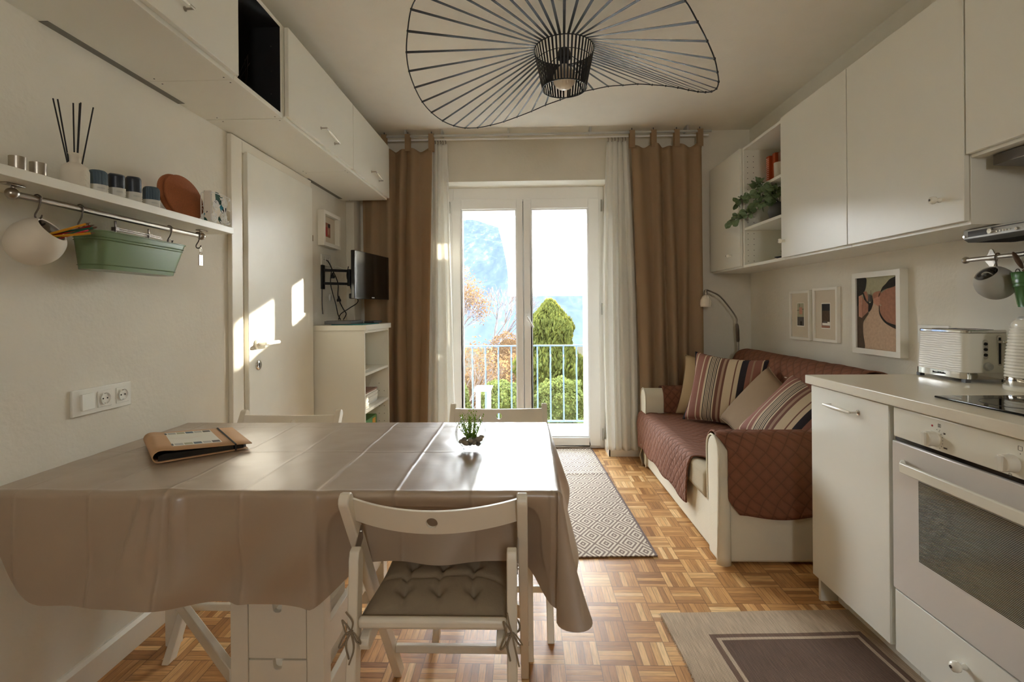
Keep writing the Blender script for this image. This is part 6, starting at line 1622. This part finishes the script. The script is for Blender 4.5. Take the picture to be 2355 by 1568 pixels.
# ------------------------------------------------------------------ pictures on the right wall
def picture(y0, y1, z0, z1, d, b, label, arts, mats, matboard=True):
    t = thing('picture_frame', label, 'picture', (XR, (y0 + y1) / 2, (z0 + z1) / 2))
    m = MB(); x0, x1 = XR - d, XR - .0005
    m.box(x0, x1, y0, y1, z1 - b, z1).box(x0, x1, y0, y1, z0, z0 + b).box(x0, x1, y0, y0 + b, z0 + b, z1 - b).box(x0, x1, y1 - b, y1, z0 + b, z1 - b); m.build('frame', 'frame', t, bevel=.0008)
    xb = x0 + .010
    B(xb, xb + .004, y0 + b, y1 - b, z0 + b, z1 - b).build('mount_board' if matboard else 'backing', 'mat', t)
    m = MB(); ya, yb, za, zb = y1 - b, y0 + b, z0 + b, z1 - b     # u runs left to right as seen
    for k, (mi, poly) in enumerate(arts):
        m.mi = mi; h = xb - .0003 * (k + 1)
        if len(poly) > 5 and not matboard:
            pp = closed_cr([Vector((u, v, 0)) for u, v in poly], 4); poly = [(min(1, max(0, p.x)), min(1, max(0, p.y))) for p in pp]
        m.f([m.v((h, ya + (yb - ya) * u, za + (zb - za) * v)) for u, v in poly])
    m.build('artwork', mats, t)
    return t
rc = lambda a, b, c, d: [(a, c), (b, c), (b, d), (a, d)]
picture(3.228, 3.468, .988, 1.308, .022, .016, 'small white framed print with red line, left of the two small pictures', [(0, rc(.30, .72, .24, .78)), (1, rc(.32, .70, .26, .46)), (2, rc(.32, .70, .46, .77)), (3, [(.32, .60), (.5, .62), (.70, .635), (.70, .645), (.5, .63), (.32, .61)]), (3, [(.44, .77), (.46, .77), (.47, .62), (.45, .62)]), (4, rc(.50, .60, .27, .36)), (5, rc(.45, .62, .52, .68))], ['frame', 'ptggrey', 'ptgsky', 'ptgdk', 'ptgdk', 'ptgpink'])
picture(2.945, 3.192, .990, 1.318, .022, .016, 'small white framed print with dark top, right of the two small pictures', [(0, rc(.29, .71, .21, .74)), (1, rc(.31, .69, .58, .72)), (2, rc(.31, .69, .23, .58)), (3, rc(.34, .69, .28, .33)), (3, rc(.58, .69, .33, .355)), (4, rc(.38, .56, .33, .37)), (5, rc(.31, .69, .23, .275))], ['frame', 'inkdk', 'ptgbrown', 'frame', 'ptggrey', 'ptgrust'])
art3 = [(0, rc(0, 1, 0, 1)),                                                            # sky
        (1, [(0, 0), (1, 0), (1, .42), (.72, .46), (.62, .60), (.52, .64), (.44, .655), (.40, .60), (.30, .48), (.18, .38), (0, .35)]),   # path
        (2, [(0, 0), (.20, 0), (.165, .2), (.165, .36), (.24, .44), (.30, .52), (.0, .62)]),      # left dark ground
        (3, [(.0, .60), (.0, 1), (.24, 1), (.245, .88), (.20, .80), (.16, .77), (.10, .74)]),     # tree left
        (3, [(.30, .52), (.16, .77), (.20, .78), (.34, .64), (.40, .70), (.42, .62)]),
        (6, [(.05, .45), (.05, .74), (.13, .76), (.14, .43)]), (4, [(.145, .44), (.14, .75), (.19, .70), (.31, .62), (.30, .52)]),
        (7, [(.18, .80), (.26, .81), (.33, .70), (.28, .66)]), (7, [(.42, .72), (.45, .78), (.62, .80), (.62, .72), (.56, .68), (.46, .68)]),
        (8, [(.30, .66), (.32, .77), (.41, .74), (.40, .66)]), (6, [(.44, .64), (.44, .70), (.62, .74), (.60, .58)]),
        (4, [(.62, .60), (.60, .50), (.66, .43), (.78, .36), (1, .31), (1, .62)]), (7, [(.62, .62), (.62, .74), (.70, .80), (.86, .84), (1, .84), (1, .62), (.78, .60)]),
        (5, [(1, .34), (.78, .385), (.67, .45), (.61, .52), (.60, .60), (.585, .60), (.59, .50), (.655, .42), (.77, .355), (1, .295)]),
        (3, [(.58, .72), (.60, .77), (.72, .82), (1, .87), (1, 1), (.96, .98), (.84, .95), (.76, .90), (.66, .84)]),
        (3, [(.385, .66), (.385, .82), (.392, .82), (.395, .66)])]
picture(2.432, 2.782, .952, 1.380, .040, .028, 'large white framed painting of a path between dark trees', art3, ['ptgsky', 'ptgpath', 'ptgbrown', 'ptgdk', 'ptgrust', 'ptgdk', 'ptgpink', 'ptgrust', 'ptggrey'], False)
# ------------------------------------------------------------------ ceiling lamp
LC = Vector((.184, 2.3))
tab = [(206, .705, 2.406), (198.5, .705, 2.367), (191, .708, 2.325), (183.5, .707, 2.287), (176, .702, 2.253), (168.5, .698, 2.223), (161, .693, 2.204), (153.5, .684, 2.191), (146, .680, 2.192), (138.5, .683, 2.205), (131, .682, 2.228), (123.5, .688, 2.262), (116.5, .682, 2.295), (109.5, .68, 2.333), (102, .68, 2.374), (95, .68, 2.413), (87.5, .68, 2.444), (76, .68, 2.481), (71, .68, 2.486), (63.5, .68, 2.487), (56, .675, 2.470), (48.5, .679, 2.452), (41, .681, 2.419), (33.5, .68, 2.38), (26, .675, 2.334), (18.5, .668, 2.285), (11, .663, 2.239), (3.5, .657, 2.199), (-4, .653, 2.165), (-11.5, .654, 2.141), (-19, .654, 2.133), (-26.5, .653, 2.136), (-34, .657, 2.152), (-41.5, .658, 2.184), (-49, .664, 2.219), (-56.5, .675, 2.258)]
for k in range(1, 13):
    u = k / 13; tab.append((-56.5 - 97.5 * u, .675 + .03 * u, 2.258 + (2.406 - 2.258) * u + .09 * math.sin(PI * u)))
lp_ = thing('ceiling_lamp', 'large black wire ceiling lamp with wavy openwork brim', 'lamp', (LC.x, LC.y, 2.20))
rim = [Vector((LC.x + r * math.cos(R(a)), LC.y + r * math.sin(R(a)), z)) for a, r, z in tab]
MB().tube(closed_cr(rim), .0028, 6, closed=True).build('brim_ring', 'black', lp_, smooth=True)
HT, HB, RT, RB = 2.388, 2.212, .137, .101
for i, (a, r, z) in enumerate(tab):
    ar = R(a); tip = rim[i]; top = Vector((LC.x + RT * math.cos(ar), LC.y + RT * math.sin(ar), HT)); bot = Vector((LC.x + RB * math.cos(ar), LC.y + RB * math.sin(ar), HB))
    tg_ = Vector((-math.sin(ar), math.cos(ar), 0)); nx = rim[(i + 1) % len(rim)] - rim[i - 1]; nx.normalize()
    if nx.dot(tg_) < 0: nx = -nx
    m = MB(); hw = .0056; th = Vector((0, 0, .0006)); N = 8; pv = None
    for k in range(N + 1):
        t = k / N; p = tip.lerp(top, t); w = nx.lerp(tg_, min(1, t * 1.2)).normalized() * hw
        ring = [m.v(p - w - th), m.v(p + w - th), m.v(p + w + th), m.v(p - w + th)]
        if pv:
            for q in range(4): m.f([pv[q], pv[(q + 1) % 4], ring[(q + 1) % 4], ring[q]])
        else: m.f(ring[::-1])
        pv = ring
    m.f(pv); m.tube([tip + Vector((0, 0, .004)), tip - Vector((0, 0, .004))], .0042, 6)
    w = tg_ * .0042; n_ = Vector((math.cos(ar), math.sin(ar), 0)) * .0005
    A = [m.v(top - w - n_), m.v(top + w - n_), m.v(top + w + n_), m.v(top - w + n_)]; Bq = [m.v(bot - w - n_), m.v(bot + w - n_), m.v(bot + w + n_), m.v(bot - w + n_)]
    for q in range(4): m.f([A[q], A[(q + 1) % 4], Bq[(q + 1) % 4], Bq[q]])
    m.f(A[::-1]); m.f(Bq); m.build('ribbon_rib', 'black', lp_)
for nm, rr, zz, th in (('hub_top_ring', RT, HT, .0024), ('hub_bottom_ring', RB, HB, .0028)):
    MB().tube([(LC.x + rr * math.cos(2 * PI * k / 48), LC.y + rr * math.sin(2 * PI * k / 48), zz) for k in range(48)], th, 6, closed=True).build(nm, 'black', lp_, smooth=True)
m = MB(); zz = 2.335; m.tube([(LC.x + .126 * math.cos(2 * PI * k / 48), LC.y + .126 * math.sin(2 * PI * k / 48), zz) for k in range(48)], .0016, 5, closed=True)
for k in range(3): a = 2 * PI * k / 3 + .4; m.tube([(LC.x + .126 * math.cos(a), LC.y + .126 * math.sin(a), zz), (LC.x + .03 * math.cos(a), LC.y + .03 * math.sin(a), 2.372)], .0018, 5)
m.build('inner_ring', 'black', lp_)
MB().lathe([(.001, 2.395), (.024, 2.392), (.030, 2.375), (.031, 2.350), (.020, 2.345), (.018, 2.30), (.001, 2.30)], (LC.x, LC.y, 0), 28).build('socket_holder', 'black', lp_, smooth=True, autos=50)
MB().lathe([(.016, 2.325), (.020, 2.315), (.045, 2.285), (.052, 2.262), (.048, 2.236), (.032, 2.216), (.012, 2.208), (.001, 2.207)], (LC.x, LC.y, 0), 36).build('globe_bulb', 'bulb', lp_, smooth=True)
MB().tube([(LC.x, LC.y, 2.39), (LC.x, LC.y, 2.632)], .004, 8).build('suspension_cord', 'cable_w', lp_)
MB().lathe([(.001, 2.630), (.03, 2.630), (.033, 2.633), (.033, ZC)], (LC.x, LC.y, 0), 30).build('ceiling_rose', 'porc', lp_, smooth=True, autos=50)
for o in bpy.data.objects:
    for k in ('_org', '_local'):
        if k in o: del o[k]
